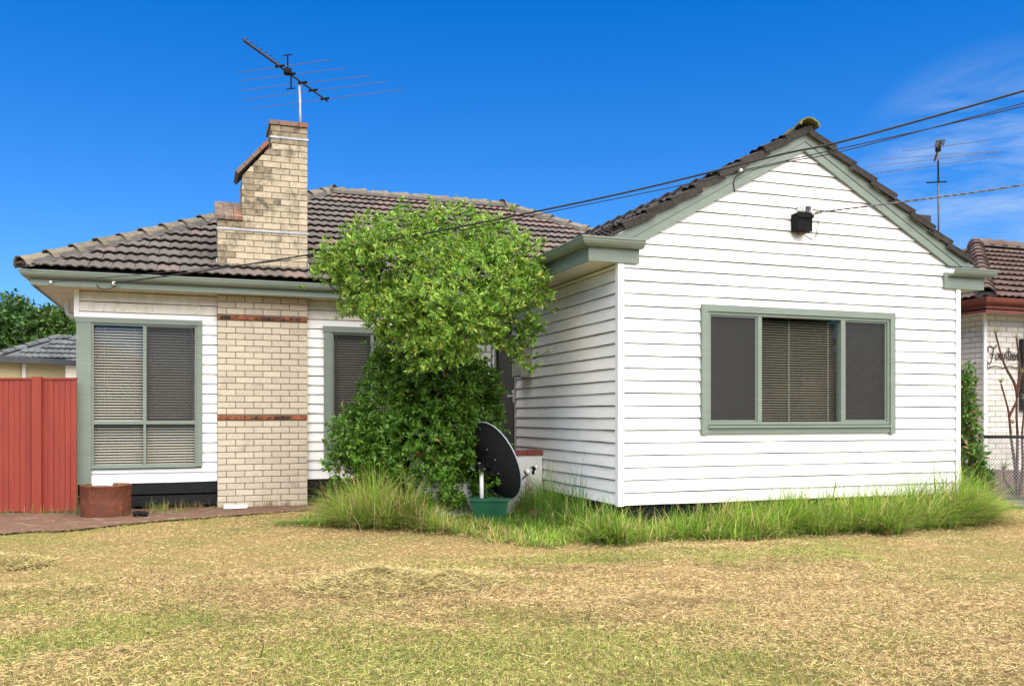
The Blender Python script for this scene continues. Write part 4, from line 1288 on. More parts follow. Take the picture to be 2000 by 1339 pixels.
st((.90, .26), (.91, .50), (.92, .40), (.95, .51), (.975, .48), (.97, .32), (.99, .25), (1.03, .32))
st((.00, .0), (-.02, -.10), (.05, -.14), (.10, -.06), (.3, -.04), (.5, -.10), (.7, -.02), (.9, -.08), (1.02, -.02), (1.04, .06), (1.0, .08))
mb = MB()
sx0, sz0, sw, sh = NC.x + .05, 2.08, .66, .37
for q in S:
    mb.tube(catmull([(sx0 + a * sw, NC.y - .022, sz0 + b * sh) for a, b in q], 4), .0085, 5)
tag(mb.build('house_number_sign', 'iron', None, True), 'black wrought iron script sign reading Fourteen on the pale brick wall', 'sign')

# ---- garden bed, wire fence and palings between the houses
def bedz(x, y): return .40 - max(0, (NC.y - .1 - y)) * .42
mb = MB(); q = []
nx, ny = 14, 5
for j in range(ny + 1):
    for i in range(nx + 1):
        x = 6.9 + 7 * i / nx; y = 1.45 + (NC.y - 1.48) * j / ny
        q.append((x, y, max(.03, bedz(x, y)) + random.uniform(-.03, .03)))
mb.add(q, [(j * (nx + 1) + i, j * (nx + 1) + i + 1, (j + 1) * (nx + 1) + i + 1, (j + 1) * (nx + 1) + i) for j in range(ny) for i in range(nx)])
mb.build('garden_bed', 'mulch', None, True, 'structure')
T = thing('wire_fence', (6.27, 1.14, 0), 'low chain wire fence with black pipe rail beside the driveway', 'fence')
fa, fb = Vector((6.27, 1.14, 0)), Vector((7.05, -2.3, 0))
fa, fb = Vector((6.27, 1.14, 0)), Vector((8.9, .35, 0))
dv = (fb - fa).normalized(); FL = (fb - fa).length
MB().tube([fa + UP * .97, fa + dv * FL + UP * .97], .024, 8).build('top_rail', 'iron', T, True)
for a in (0, FL):
    MB().tube([fa + dv * a, fa + dv * a + UP * 1.02], .03, 8).build('post', 'iron', T, True)
mb = MB(); n = 58; step = FL / n; dh = .052
for i in range(n):
    for sgn in (0, 1):
        pts = []
        for k in range(19):
            o_ = (k + sgn) % 2
            pts.append(fa + dv * ((i + o_) * step) + UP * (.02 + k * dh) + Vector((0, .003 if o_ else -.003, 0)))
        if sgn == 0: mb.tube(pts, .0042, 3, False)
        else: mb.tube(pts, .0042, 3, False)
mb.build('chain_wire', 'galv', T, False, 'stuff')
T = thing('paling_fence', (6.2, 1.4, 0), 'dark weathered paling fence end behind the green creeper', 'fence')
rg = random.Random(3)
for k in range(7):
    x = 5.35 + k * .145
    MB().box((x, 1.50 + rg.uniform(-.008, .008), .05), (x + .135, 1.52, 1.95 + rg.uniform(-.03, .03))).build('paling', 'paling', T)
MB().box((5.3, 1.53, 1.5), (6.4, 1.58, 1.58)).build('rail', 'paling', T)
MB().box((6.37, 1.38, 0), (6.43, 1.46, 1.86)).build('post', 'paling', T)

# ---- stones in the grass
def stone(x, y, r, label, h=.7):
    bm = bmesh.new(); bmesh.ops.create_icosphere(bm, subdivisions=2, radius=r)
    rr = random.Random(int(x * 100))
    for v in bm.verts:
        v.co *= 1 + rr.uniform(-.12, .12); v.co.z = v.co.z * h + .5 * r
    me = bpy.data.meshes.new('stone'); bm.to_mesh(me); bm.free(); me.materials.append(M['stone_brown'])
    o = link('garden_stone', me); o.location = (x, y, 0)
    tag(o, label, 'stone')
stone(-.42, 1.35, .14, 'brown stone in the grass just beyond the dish'); stone(.0 - .12, 1.0, .15, 'wider brown stone close to the shaded side wall', .6)

# ================================================================== VEGETATION
def np_mesh(name, verts, quads, cols, m, parent=None, kind=None, tri=False):
    k = 3 if tri else 4
    me = bpy.data.meshes.new(name)
    me.vertices.add(len(verts)); me.vertices.foreach_set('co', np.ascontiguousarray(verts, dtype=np.float32).ravel())
    me.loops.add(len(quads) * k); me.loops.foreach_set('vertex_index', np.ascontiguousarray(quads, dtype=np.int32).ravel())
    me.polygons.add(len(quads)); me.polygons.foreach_set('loop_start', np.arange(0, len(quads) * k, k, dtype=np.int32))
    me.update(calc_edges=True)
    at = me.color_attributes.new('Col', 'FLOAT_COLOR', 'POINT')
    c4 = np.ones((len(verts), 4), np.float32); c4[:, :3] = cols
    at.data.foreach_set('color', c4.ravel())
    me.materials.append(M[m])
    me.validate()
    return link(name, me, parent, kind)
def unit(a): return a / np.maximum(np.linalg.norm(a, axis=1, keepdims=True), 1e-9)
def leaves(C, D, Nn, L, Wd, colr):
    """folded leaf of 4 triangles; returns verts, tris, colours"""
    D = unit(D); S = unit(np.cross(D, Nn)); Nn = np.cross(S, D)
    n = len(C)
    L = L[:, None]; Wd = Wd[:, None]
    v = np.stack([C, C + D * L * .48 + S * Wd * .5 + Nn * Wd * .16, C + D * L * .48 - S * Wd * .5 + Nn * Wd * .16, C + D * L * .52 - Nn * L * .02, C + D * L - Nn * L * .12], 1)
    idx = (np.arange(n) * 5)[:, None]
    t = np.concatenate([idx + np.array([[0, 3, 1]]), idx + np.array([[0, 2, 3]]), idx + np.array([[1, 3, 4]]), idx + np.array([[3, 2, 4]])], 0)
    return v.reshape(-1, 3), t, np.repeat(colr, 5, axis=0)
def blades(B, H, ang, lean, Wd, c0, c1, nseg=3, droop=.35):
    """curved grass blades; colour runs from c0 at the foot to c1 at the tip"""
    n = len(B)
    dx = np.stack([np.cos(ang), np.sin(ang), np.zeros(n)], 1)
    a2 = ang + np.pi / 2 + RNG.uniform(-.8, .8, n)
    sd_ = np.stack([np.cos(a2), np.sin(a2), np.zeros(n)], 1)
    vs, cs = [], []
    H = H / np.sqrt(1 + (.75 * lean) ** 2)          # a leaning blade is no longer than an upright one
    for i in range(nseg + 1):
        t = i / nseg
        p = B + dx * (lean * H * (t ** 1.7))[:, None]
        p[:, 2] += H * (t - droop * np.minimum(lean, 1.6) * t * t)
        w = (Wd * (1 - .93 * t ** 1.4) * .5)[:, None]
        vs += [p - sd_ * w, p + sd_ * w]
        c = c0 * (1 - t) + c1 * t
        cs += [c, c]
    v = np.stack(vs, 1); c = np.stack(cs, 1)
    k = 2 * (nseg + 1)
    idx = (np.arange(n) * k)[:, None]
    q = np.concatenate([idx + np.array([[2 * i, 2 * i + 1, 2 * i + 3, 2 * i + 2]]) for i in range(nseg)], 0)
    return v.reshape(-1, 3), q, c.reshape(-1, 3)
def pick(n, table):
    w = np.array([t[0] for t in table], float); w /= w.sum()
    k = RNG.choice(len(table), n, p=w)
    c = np.array([t[1] for t in table])[k]
    return c * RNG.uniform(.78, 1.22, (n, 1))

def lobe_points(lobes, n, rmin=.5):
    vol = np.array([l[3] * l[4] for l in lobes]); vol /= vol.sum()
    k = RNG.choice(len(lobes), n, p=vol)
    d = unit(RNG.normal(size=(n, 3)))
    r = RNG.uniform(rmin ** 3, 1.06, n) ** (1 / 3)
    lb = np.array([l[:5] for l in lobes])[k]
    rt, fw = np.array(RT), np.array(FW)
    off = d * r[:, None]
    P = lb[:, :3] + off[:, :1] * lb[:, 3:4] * rt + off[:, 1:2] * ((lb[:, 3:4] + lb[:, 4:5]) * .5) * fw + off[:, 2:3] * lb[:, 4:5] * np.array([[0, 0, 1]])
    return P, d, r
def skeleton(tips, trunk, bias, r_tip=.004, power=2.4, m='bark'):
    """joins tips to the nearest part of the growing skeleton; radii from the number of tips carried"""
    nodes = [np.array(p, float) for p in trunk]; par = [-1] + list(range(len(trunk) - 1))
    root = nodes[-1]
    order = np.argsort(np.linalg.norm(tips - np.array(bias), axis=1))
    tipidx = []
    for i in order:
        t = tips[i]
        A = np.array(nodes)
        d = np.linalg.norm(A - t, axis=1) + .25 * np.maximum(0, A[:, 2] - t[2] + .05)
        d[:max(1, len(trunk) - 3)] += 5
        j = int(np.argmin(d)); last = j
        seg = max(1, int(np.linalg.norm(nodes[j] - t) / .16))
        a = nodes[j]
        for s in range(1, seg + 1):
            f = s / seg
            p = a * (1 - f) + t * f + RNG.normal(size=3) * .012 * (1 if s < seg else 0) - np.array([0, 0, .05 * math.sin(math.pi * f)])
            nodes.append(p); par.append(last); last = len(nodes) - 1
        tipidx.append(last)
    load = np.zeros(len(nodes))
    for t in tipidx:
        while t >= 0:
            load[t] += 1; t = par[t]
    rad = r_tip * np.maximum(load, 1) ** (1 / power)
    mb = MB()
    for i in range(1, len(nodes)):
        mb.tube([nodes[par[i]], nodes[i]], [min(rad[par[i]], rad[i] * 1.25), rad[i]], 5 if rad[i] > .012 else 3, False)
    return mb

def foliage(lobes, nclus, per, L, Wd, table, rmin, spread, seed_up=.35, lightup=None, stray=.0, gaps=.0):
    P, d, r = lobe_points(lobes, nclus, rmin)
    if gaps > 0:                      # ragged outline and holes
        f3 = np.sin(6.1 * P[:, 0] + 1.3 + 1.2 * np.sin(4 * P[:, 2])) * np.sin(5.7 * P[:, 1] + .7) + .8 * np.sin(8.3 * P[:, 2] + 2 * np.sin(5 * P[:, 0])) * np.sin(9.7 * P[:, 0] + .4)
        kk = f3 > np.quantile(f3, gaps)
        P, d, r = P[kk], d[kk], r[kk]
        nclus = len(P)
    if stray > 0:                     # a few long shoots stick out
        k = RNG.uniform(size=nclus) < stray
        P[k] += (d[k] @ np.array([list(RT), list(FW), [0, 0, 1]])) * RNG.uniform(.05, .16, (k.sum(), 1))
    rt, fw = np.array(RT), np.array(FW)
    dw = d[:, :1] * rt + d[:, 1:2] * fw + d[:, 2:3] * np.array([[0, 0, 1]])
    ax = unit(dw + np.array([[0, 0, seed_up]]) + RNG.normal(size=P.shape) * .35)
    n = nclus * per
    C = np.repeat(P, per, 0); A = np.repeat(ax, per, 0)
    rnd_ = unit(RNG.normal(size=(n, 3)))
    side = unit(np.cross(A, rnd_))
    t = RNG.uniform(0, 1, (n, 1))
    D = A * (.35 + .5 * t) + side * spread
    C = C + A * (t - .5) * L * 1.1 + RNG.normal(size=(n, 3)) * L * .18
    Nn = A + RNG.normal(size=(n, 3)) * .35
    sz = np.repeat(RNG.uniform(.75, 1.25, nclus), per)
    ln = L * RNG.uniform(.6, 1.2, n) * sz; wd = Wd * RNG.uniform(.7, 1.2, n) * sz
    col = pick(n, table)
    cl = np.repeat(RNG.uniform(.8, 1.2, nclus), per)[:, None]
    col = col * cl
    if lightup is not None:          # young pale leaves sit at the shoot tips
        col = np.where((RNG.uniform(size=(n, 1)) < .55 * t), col * .4 + np.array(lightup) * .6, col)
    return P, leaves(C, D, Nn, ln, wd, col)

CROWN = [(-1.68, 1.62, 2.82, .72, .66), (-2.11, 1.88, 3.47, .44, .27), (-1.39, 1.73, 3.52, .50, .24), (-.96, 1.47, 3.38, .34, .27), (-2.57, 2.04, 3.14, .40, .25), (-2.77, 1.9, 2.86, .27, .2),
         (-2.56, 1.72, 2.61, .3, .18), (-.74, 1.18, 3.07, .33, .3), (-.73, .86, 2.67, .26, .33), (-2.18, 1.26, 2.43, .38, .30), (-1.53, .82, 2.46, .62, .5), (-1.79, .92, 1.98, .42, .19),
         (-.86, 1.01, 2.22, .33, .22), (-.66, 1.15, 1.93, .16, .16), (-2.28, 1.62, 2.99, .47, .41), (-1.17, 1.01, 2.84, .46, .46)]
T = thing('leafy_tree', (-1.35, 2.72, 0), 'bright green rounded tree growing in front of the low wing', 'tree')
tab = [(46, (.13, .28, .024)), (26, (.22, .39, .04)), (24, (.06, .155, .015)), (1.1, (.60, .30, .03)), (1.2, (.46, .44, .06))]
P, (v, t, c) = foliage(CROWN, 4500, 12, .063, .0225, tab, .36, .62, .45, lightup=(.43, .56, .10), stray=.14, gaps=.14)
np_mesh('crown', v, t, c, 'leaf', T, 'stuff', tri=True)
tips = P[RNG.choice(len(P), 520, replace=False)]
trunk = [(-1.35, 2.72, -.03), (-1.36, 2.66, .5), (-1.36, 2.52, 1.0), (-1.36, 2.32, 1.4), (-1.38, 2.05, 1.72), (-1.42, 1.75, 1.95)]
skeleton(tips, trunk, trunk[-1], .0045, 2.15).build('trunk', 'bark', T, True)
SHRUB = [(-1.65, 1.71, 1.80, .58, .46), (-2.15, 1.68, 1.35, .42, .45), (-1.39, 1.3, 1.34, .48, .55), (-2.29, 1.73, .92, .38, .34), (-1.83, 1.25, .93, .6, .46), (-1.25, 1.25, .8, .38, .41), (-1.64, 1.28, 1.45, .56, .5), (-1.75, 1.2, .55, .6, .34), (-1.3, 1.15, .5, .4, .33)]
SHRUB2 = [(-1.68, 2.68, 2.1, .5, .4), (-1.92, 2.8, 1.62, .32, .45), (-2.32, 2.7, .95, .36, .43), (-2.4, 2.6, .6, .32, .32), (-.8, 2.44, 1.5, .28, .5), (-1.28, 2.64, 2.2, .5, .33)]
SHRUB = [tuple(CAM[k] + (l[k] - CAM[k]) * 1.10 for k in range(3)) + (l[3] * 1.10, l[4] * 1.10) for l in SHRUB]
T = thing('dark_shrub', (-1.6, 2.4, 0), 'dense dark green shrub crowding the foot of the bright tree', 'shrub')
tab = [(50, (.065, .165, .012)), (28, (.12, .25, .022)), (20, (.035, .10, .009)), (.5, (.40, .2, .03))]
P, (v, t, c) = foliage(SHRUB + SHRUB2, 6400, 9, .070, .031, tab, .55, .72, .25, lightup=(.19, .38, .045), stray=.12, gaps=.12)
np_mesh('foliage', v, t, c, 'leaf', T, 'stuff', tri=True)
skeleton(P[RNG.choice(len(P), 160, replace=False)], [(-1.6, 2.4, -.03), (-1.59, 2.4, .2), (-1.57, 2.4, .4), (-1.55, 2.4, .55), (-1.53, 2.4, .7), (-1.52, 2.4, .85)], (-1.52, 2.4, .8), .004, 2.3).build('stems', 'bark', T, True)

# creeper on the palings beside the gable corner
T = thing('creeper', (5.95, 1.2, 0), 'green creeper with dead brown leaves climbing the dark palings', 'shrub')
CR = [(6.04, 1.24, 1.80, .14, .22), (5.95, 1.25, 1.5, .20, .35), (5.98, 1.22, 1.1, .22, .42), (5.98, 1.2, .6, .26, .42), (6.15, 1.15, .3, .24, .28)]
tab = [(50, (.07, .17, .02)), (25, (.12, .24, .03)), (14, (.03, .08, .012)), (10, (.28, .16, .09))]
P, (v, t, c) = foliage(CR, 560, 9, .085, .034, tab, .4, .7, .1)
np_mesh('foliage', v, t, c, 'leaf', T, 'stuff', tri=True)
skeleton(P[RNG.choice(len(P), 60, replace=False)], [(6.0, 1.25, -.02), (6.0, 1.25, .2), (6.0, 1.25, .4), (6.0, 1.25, .6), (6.0, 1.25, .8)], (6, 1.25, .8), .006, 2.3).build('stems', 'yucca_bark', T, True)

# bare stemmed dracaena in the neighbour's bed
T = thing('dracaena', (7.36, 1.5, .15), 'bare branching plant with spiky tufts before the pale brick wall', 'shrub')
mb = MB()
stems = [[(7.36, 1.5, .02), (7.33, 1.5, .5), (7.28, 1.52, .9), (7.24, 1.53, 1.3), (7.20, 1.55, 1.5), (7.14, 1.58, 1.75)], [(7.36, 1.5, .02), (7.37, 1.5, .5), (7.38, 1.5, .95), (7.36, 1.5, 1.3), (7.38, 1.5, 1.66), (7.44, 1.48, 1.9)],
         [(7.38, 1.5, 1.55), (7.32, 1.5, 1.75), (7.2, 1.55, 2.0), (7.12, 1.58, 2.25), (7.06, 1.6, 2.5)], [(7.38, 1.5, 1.6), (7.42, 1.5, 1.9), (7.42, 1.5, 2.1), (7.36, 1.5, 2.42)], [(7.24, 1.53, 1.25), (7.32, 1.51, 1.4), (7.36, 1.5, 1.5)],
         [(7.4, 1.5, .0), (7.46, 1.48, .5), (7.45, 1.48, 1.0), (7.5, 1.46, 1.5)], [(7.3, 1.5, .1), (7.16, 1.52, .3), (7.1, 1.5, .42)]]
for q in stems:
    P_ = catmull(q, 5); mb.tube(P_, [.024 - .013 * i / len(P_) for i in range(len(P_))], 7)
mb.build('stems', 'yucca_bark', T, True)
tufts = [(7.06, 1.6, 2.5, .9), (7.36, 1.5, 2.42, .7), (7.14, 1.58, 1.76, .8), (7.44, 1.48, 1.9, .6), (7.28, 1.5, 1.15, .6), (7.1, 1.5, .45, 1.3), (7.5, 1.46, 1.5, .7)]
B, H, A, LN, CC = [], [], [], [], []
for x, y, z, s in tufts:
    n = 26 if s < 1.2 else 34
    B.append(np.tile([x, y, z], (n, 1))); H.append(RNG.uniform(.12, .24, n) * s); A.append(RNG.uniform(0, 6.28, n)); LN.append(RNG.uniform(.3, 2.0, n))
    CC.append(pick(n, [(3, (.42, .33, .18)), (1, (.2, .25, .07))] if s < 1.2 else [(3, (.16, .25, .05)), (1, (.35, .3, .12))]))
B, H, A, LN, CC = map(np.concatenate, (B, H, A, LN, CC))
v, q, c = blades(B, H, A, LN, np.full(len(B), .016), CC, CC, 3)
np_mesh('leaf_tufts', v, q, c, 'grass', T, 'stuff')

# far trees beyond the garage
def far_tree(x, y, lobes, label, tab, tr):
    T = thing('background_tree', (x, y, 0), label, 'tree', 'trees beyond the garage')
    P, (v, t, c) = foliage(lobes, 1500, 9, .19, .09, tab, .3, .7, .3, stray=.12)
    np_mesh('crown', v, t, c, 'leaf', T, 'stuff', tri=True)
    skeleton(P[RNG.choice(len(P), 110, replace=False)], tr, tr[-1], .02, 2.2).build('trunk', 'bark', T, True)
tabf = [(5, (.045, .115, .022)), (3, (.07, .155, .03)), (2, (.025, .07, .015))]
far_tree(-11, 30, [(-11.6, 29.9, 4.6, 1.5, 1.2), (-10.4, 29.6, 4.3, 1.2, .95), (-12.9, 30.4, 4.6, 1.3, 1.2), (-11.0, 29.8, 5.3, .8, .55), (-10.3, 29.5, 4.9, .6, .5)], 'full green tree rising over the cream garage', tabf,
         [(-11.3, 30, 0), (-11.3, 30, 1), (-11.3, 30, 2), (-11.3, 30, 2.8), (-11.3, 30, 3.4)])
far_tree(-9, 31, [(-9.4, 29.3, 4.75, .75, .62), (-8.9, 29.1, 4.45, .55, .5), (-9.5, 29.4, 3.9, .9, .7)], 'smaller green tree behind the grey tiled roof', [(5, (.06, .13, .022)), (3, (.095, .17, .03)), (2, (.03, .08, .015))],
         [(-9.1, 30.6, 0), (-9.1, 30.6, .8), (-9.1, 30.6, 1.6), (-9.1, 30.6, 2.4), (-9.1, 30.6, 2.9)])

# across the street, seen only as reflections in the windows
T = thing('street_tree', (17.6, -25, 0), 'broad dark tree across the street reflected in the gable window', 'tree')
P, (v, t, c) = foliage([(17.2, -25, 5.6, 4.2, 2.6), (19.8, -25, 4.6, 2.4, 2.2), (16, -24, 7.2, 3, 2.2), (19, -26, 7, 2.6, 1.8)], 2400, 8, .5, .26, tabf, .3, .7, .3)
np_mesh('crown', v, t, c, 'leaf', T, 'stuff', tri=True)
skeleton(P[RNG.choice(len(P), 90, replace=False)], [(17.6, -25, 0), (17.6, -25, 1), (17.6, -25, 2), (17.6, -25, 2.8), (17.6, -25, 3.4)], (17.6, -25, 3.4), .03, 2.2).build('trunk', 'bark', T, True)
for x0, x1, lab, wm in ((-19, -4, 'house across the street reflected in the low wing window', 'nbr_brick'), (20.5, 36, 'house across the street reflected beside the dark tree', 'garage_wall')):
    T = thing('street_house', ((x0 + x1) / 2, -33, 0), lab, 'house')
    MB().box((x0, -38, 0), (x1, -28, 2.7)).build('wall', wm, T)
    MB().add([(x0 - .5, -27.5, 2.7), (x1 + .5, -27.5, 2.7), (x1 + .5, -38.5, 2.7), (x0 - .5, -38.5, 2.7), (x0 + 4.8, -33, 5.0), (x1 - 4.8, -33, 5.0)], [(1, 0, 4, 5), (2, 1, 5), (3, 2, 5, 4), (0, 3, 4)]).build('roof', 'nbr_tile', T)
    MB().box((x0 + 6.5, -31.5, 3), (x0 + 7.6, -30.9, 6.2)).build('chimney', 'nbr_red', T)
    for k in range(3):
        a = x0 + 1.5 + k * 4.4
        MB().box((a, -27.99, .9), (a + 1.9, -27.95, 2.2)).build('window', 'dark_alu', T)

# ------------------------------------------------------------------ grass
PATHP = np.array(pth)
def in_poly(x, y, poly):
    c = np.zeros(len(x), bool); j = len(poly) - 1
    for i in range(len(poly)):
        xi, yi = poly[i]; xj, yj = poly[j]
        k = ((yi > y) != (yj > y)) & (x < (xj - xi) * (y - yi) / (yj - yi + 1e-12) + xi)
        c ^= k; j = i
    return c
GEDGE = [(-3.05, 2.0), (-2.8, 1.62), (-2.56, 1.35), (-2.1, 1.15), (-1.7, .72), (-1.45, .1), (-1.1, -.5), (-.38, -.62), (.23, -.60), (1.03, -.72), (1.9, -.82), (2.88, -.86), (3.83, -.72), (4.6, -.42), (5.2, .0), (5.9, .45), (6.5, .9), (6.6, 1.2),
         (5.6, 1.7), (4.66, 1.7), (4.66, -.035), (-.035, -.035), (-.035, 2.15), (-1.8, 2.15), (-2.3, 2.9), (-2.6, 2.9), (-2.9, 2.3)]
def tallness(x, y):
    """height of the unmown strip"""
    h = np.full(len(x), .34)
    h = np.where(x > 0, .31 + .10 * np.clip(x - .2, 0, 3.2), h)
    front = np.clip((y + .85) / .8, .12, 1)
    h = np.where(x > -.3, h * (.42 + .62 * front), h)
    h = np.where((x < -.035) & (x > -1.15) & (y > .0), .15 + .44 * np.clip((x + .50) / .4, 0, 1) * np.clip((y + .1) / 1.0, .1, 1), h)
    h = np.where((x < -1.1) & (y > .4), .54 * np.clip((x + 3.1) / .75, .25, 1), h)
    h = np.where(x > 4.7, np.clip(.50 - .34 * (x - 4.7), .12, .6), h)
    h = np.where((x < -.5) & (x > -1.9) & (y < 2.1), .11 + .26 * np.clip((-1.5 - x) / .4, 0, 1), h)
    return h * (.72 + .56 * fbm(x, y, 2.6, 31))
def green_patch(x, y):
    g = fbm(x, y, .75, 3) * .9 + .25 * fbm(x, y, 3.0, 13) - .12
    sp = lambda cx, cy, rx, ry, a: a * np.exp(-(((x - cx) / rx) ** 2 + ((y - cy) / ry) ** 2))
    g += sp(-6.3, 1.7, .8, .3, .6) + sp(-5.3, 2.1, .5, .2, .35) + sp(-5.0, -3.05, .28, .22, .5) + sp(-4.65, -2.8, .35, .22, .5) + sp(-4.0, -1.6, .3, .15, .35)
    g += sp(-3.2, -4.4, .9, .7, .25) + sp(-2.2, -4.4, .8, .8, .22) + sp(-1.2, -1.4, .8, .3, .3) + sp(.6, -1.6, 1.2, .35, .22)
    g -= sp(-2.4, .3, 1.7, .9, .35) + sp(-4.5, .6, 1.2, 1.0, .3) + sp(-3.6, -2.3, .5, .25, .2)
    g += .10 * np.clip((x + 2.0) / 3, 0, 1)
    return g
def lawn_points(n, box):
    x = RNG.uniform(box[0], box[1], n); y = RNG.uniform(box[2], box[3], n)
    wob = .34 * (fbm(x, y, 2.4, 91) - .62)
    bad = (in_poly(x, y + wob, PATHP) & (RNG.uniform(size=n) > .05)) | ((x > -.0) & (x < W) & (y > -.02)) | ((y > V1 - .4) & (x < .1)) | ((x > 6.35) & (y > -.2 - (x - 6.45) * 1.1)) | ((x > -1.76) & (x < 0) & (y > 2.15))
    # only where the ground can be seen
    dx, dy = x - CAM.x, y - CAM.y
    f = dx * math.sin(.3398) + dy * math.cos(.3398); r_ = dx * math.cos(.3398) - dy * math.sin(.3398)
    ok = ~bad & (f > 2.6) & (np.abs(r_) < f * .85 + .6)
    return x[ok], y[ok]
STRAW = [(38, (.44, .335, .155)), (20, (.54, .435, .215)), (14, (.46, .31, .155)), (16, (.25, .17, .08)), (5, (.60, .51, .31)), (13, (.10, .07, .038))]
GRN = [(40, (.25, .29, .06)), (25, (.35, .36, .10)), (16, (.13, .19, .04)), (18, (.50, .42, .18)), (5, (.09, .09, .04))]
def lawn():
    xs, ys = [], []
    for n, b in ((400000, (-9, 8.5, -7.5, 4.2)), (420000, (-6.5, 1.5, -6.3, -1.0))):
        x, y = lawn_points(n, b); xs.append(x); ys.append(y)
    x, y = np.concatenate(xs), np.concatenate(ys); n = len(x)
    g = green_patch(x, y)
    isg = RNG.uniform(size=n) < np.clip((g - .425) / .32, .04, .92)
    lie = RNG.uniform(size=n) < np.where(isg, .35, .82)
    col = np.where(isg[:, None], pick(n, GRN) * 1.15, pick(n, STRAW) * 1.22)
    # dark thatch streaks and raked hay
    hay = fbm(x * .6 + y * .5, y * 1.4, 1.3, 77)
    col *= np.where(hay > .60, .84, 1.0)[:, None]
    z = gz(x, y)
    B = np.stack([x, y, z], 1)
    k = ~lie
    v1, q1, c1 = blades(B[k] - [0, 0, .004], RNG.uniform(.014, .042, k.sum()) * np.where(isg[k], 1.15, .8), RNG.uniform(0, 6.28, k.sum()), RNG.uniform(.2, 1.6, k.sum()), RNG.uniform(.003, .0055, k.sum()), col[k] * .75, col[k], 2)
    m = lie.sum()
    a = RNG.uniform(0, 6.28, m); L = RNG.uniform(.012, .046, m) * np.where(RNG.uniform(size=m) < .035, 2.2, 1); w = RNG.uniform(.0022, .0046, m)
    tl = RNG.normal(0, .2, m)
    d = np.stack([np.cos(a), np.sin(a), tl], 1); s_ = np.stack([-np.sin(a), np.cos(a), RNG.normal(0, .4, m)], 1)
    c0 = B[lie] + np.stack([0 * a, 0 * a, RNG.uniform(.002, .02, m)], 1)
    vv = np.stack([c0 - d * (L / 2)[:, None] - s_ * (w / 2)[:, None], c0 - d * (L / 2)[:, None] + s_ * (w / 2)[:, None], c0 + d * (L / 2)[:, None] + s_ * (w / 4)[:, None], c0 + d * (L / 2)[:, None] - s_ * (w / 4)[:, None]], 1).reshape(-1, 3)
    qq = np.arange(m * 4).reshape(-1, 4)
    v = np.concatenate([v1, vv]); q = np.concatenate([q1, qq + len(v1)]); c = np.concatenate([c1, np.repeat(col[lie], 4, 0)])
    o = np_mesh('mown_grass', v, q, c, 'grass', None, 'stuff')
    tag(o, 'dry straw coloured mown grass covering the front lawn', 'grass')
lawn()
def tall_grass():
    n = 11500
    x = RNG.uniform(-3.2, 6.7, n); y = RNG.uniform(-1.0, 3.1, n)
    ex, ey = x + .14 * (vnoise(x, y, 5, 41) - .5) * 2, y + .20 * (vnoise(x, y, 4, 42) - .5) * 2
    k = in_poly(ex, ey, GEDGE) & ~((x > -.03) & (x < W + .03) & (y > -.05)) & ~((x > -2.1) & (x < -.9) & (y > 1.9))
    x, y = x[k], y[k]
    m = len(x)
    th = tallness(x, y) * RNG.uniform(.65, 1.25, m) * 1.2
    kind = RNG.uniform(size=m)
    sw_ = np.where(x > 3.0, -.30, -1.57) + RNG.normal(0, .5, m)       # the strip leans out from the wall, at the far corner to the right
    swl = np.where(x > 2.6, .75, .35) * RNG.uniform(.3, 1.3, m)
    per = np.clip((th * 70).astype(int), 9, 30)
    idx = np.repeat(np.arange(m), per); n = len(idx)
    a = RNG.uniform(0, 6.283, n); l = np.abs(RNG.normal(.95, .6, n)) * np.where(x[idx] < -1.1, 1.25, 1.0)
    dx = np.cos(a) * l + np.cos(sw_[idx]) * swl[idx]; dy = np.sin(a) * l + np.sin(sw_[idx]) * swl[idx]
    ang = np.arctan2(dy, dx); lean = np.hypot(dx, dy)
    bx = x[idx] + RNG.normal(0, .03, n); by = y[idx] + RNG.normal(0, .03, n)
    h = th[idx] * RNG.uniform(.5, 1.25, n)
    tabg = [(40, (.20, .40, .028)), (26, (.36, .54, .055)), (24, (.085, .23, .020)), (12, (.64, .60, .22)), (6, (.66, .53, .26))]
    c1 = pick(n, tabg) * (.50 + .75 * fbm(x, y, 3.2, 81) + RNG.uniform(-.15, .2, m))[idx][:, None]
    side_strip = ((bx < -.04) & (bx > -1.0) & (by > .5))  # deeper green grass growing along the side wall
    c1 = np.where(side_strip[:, None], pick(n, [(3, (.12, .29, .035)), (2, (.22, .40, .05)), (1, (.06, .16, .02))]), c1)
    dry = kind[idx] < np.where(bx < -1.1, .30, .10)
    c1 = np.where(dry[:, None] & (RNG.uniform(size=(n, 1)) < .8), pick(n, [(3, (.70, .60, .26)), (2, (.56, .34, .15)), (2, (.55, .56, .15))]), c1)
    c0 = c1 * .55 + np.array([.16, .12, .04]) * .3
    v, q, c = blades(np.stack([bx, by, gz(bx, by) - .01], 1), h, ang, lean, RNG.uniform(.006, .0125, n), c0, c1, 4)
    kv = 10
    ins = ((v[:, 0] > -.035) & (v[:, 0] < W + .03) & (v[:, 1] > -.04)).reshape(-1, kv).any(1)     # no blade pokes through a wall
    keep = ~ins
    v = v.reshape(-1, kv, 3)[keep].reshape(-1, 3); c = c.reshape(-1, kv, 3)[keep].reshape(-1, 3)
    nb = keep.sum()
    q = np.concatenate([(np.arange(nb) * kv)[:, None] + np.array([[2 * i, 2 * i + 1, 2 * i + 3, 2 * i + 2]]) for i in range(4)], 0)
    o = np_mesh('tall_grass', v, q, c, 'grass', None, 'stuff')
    tag(o, 'long unmown green grass growing along the house walls', 'grass')
tall_grass()
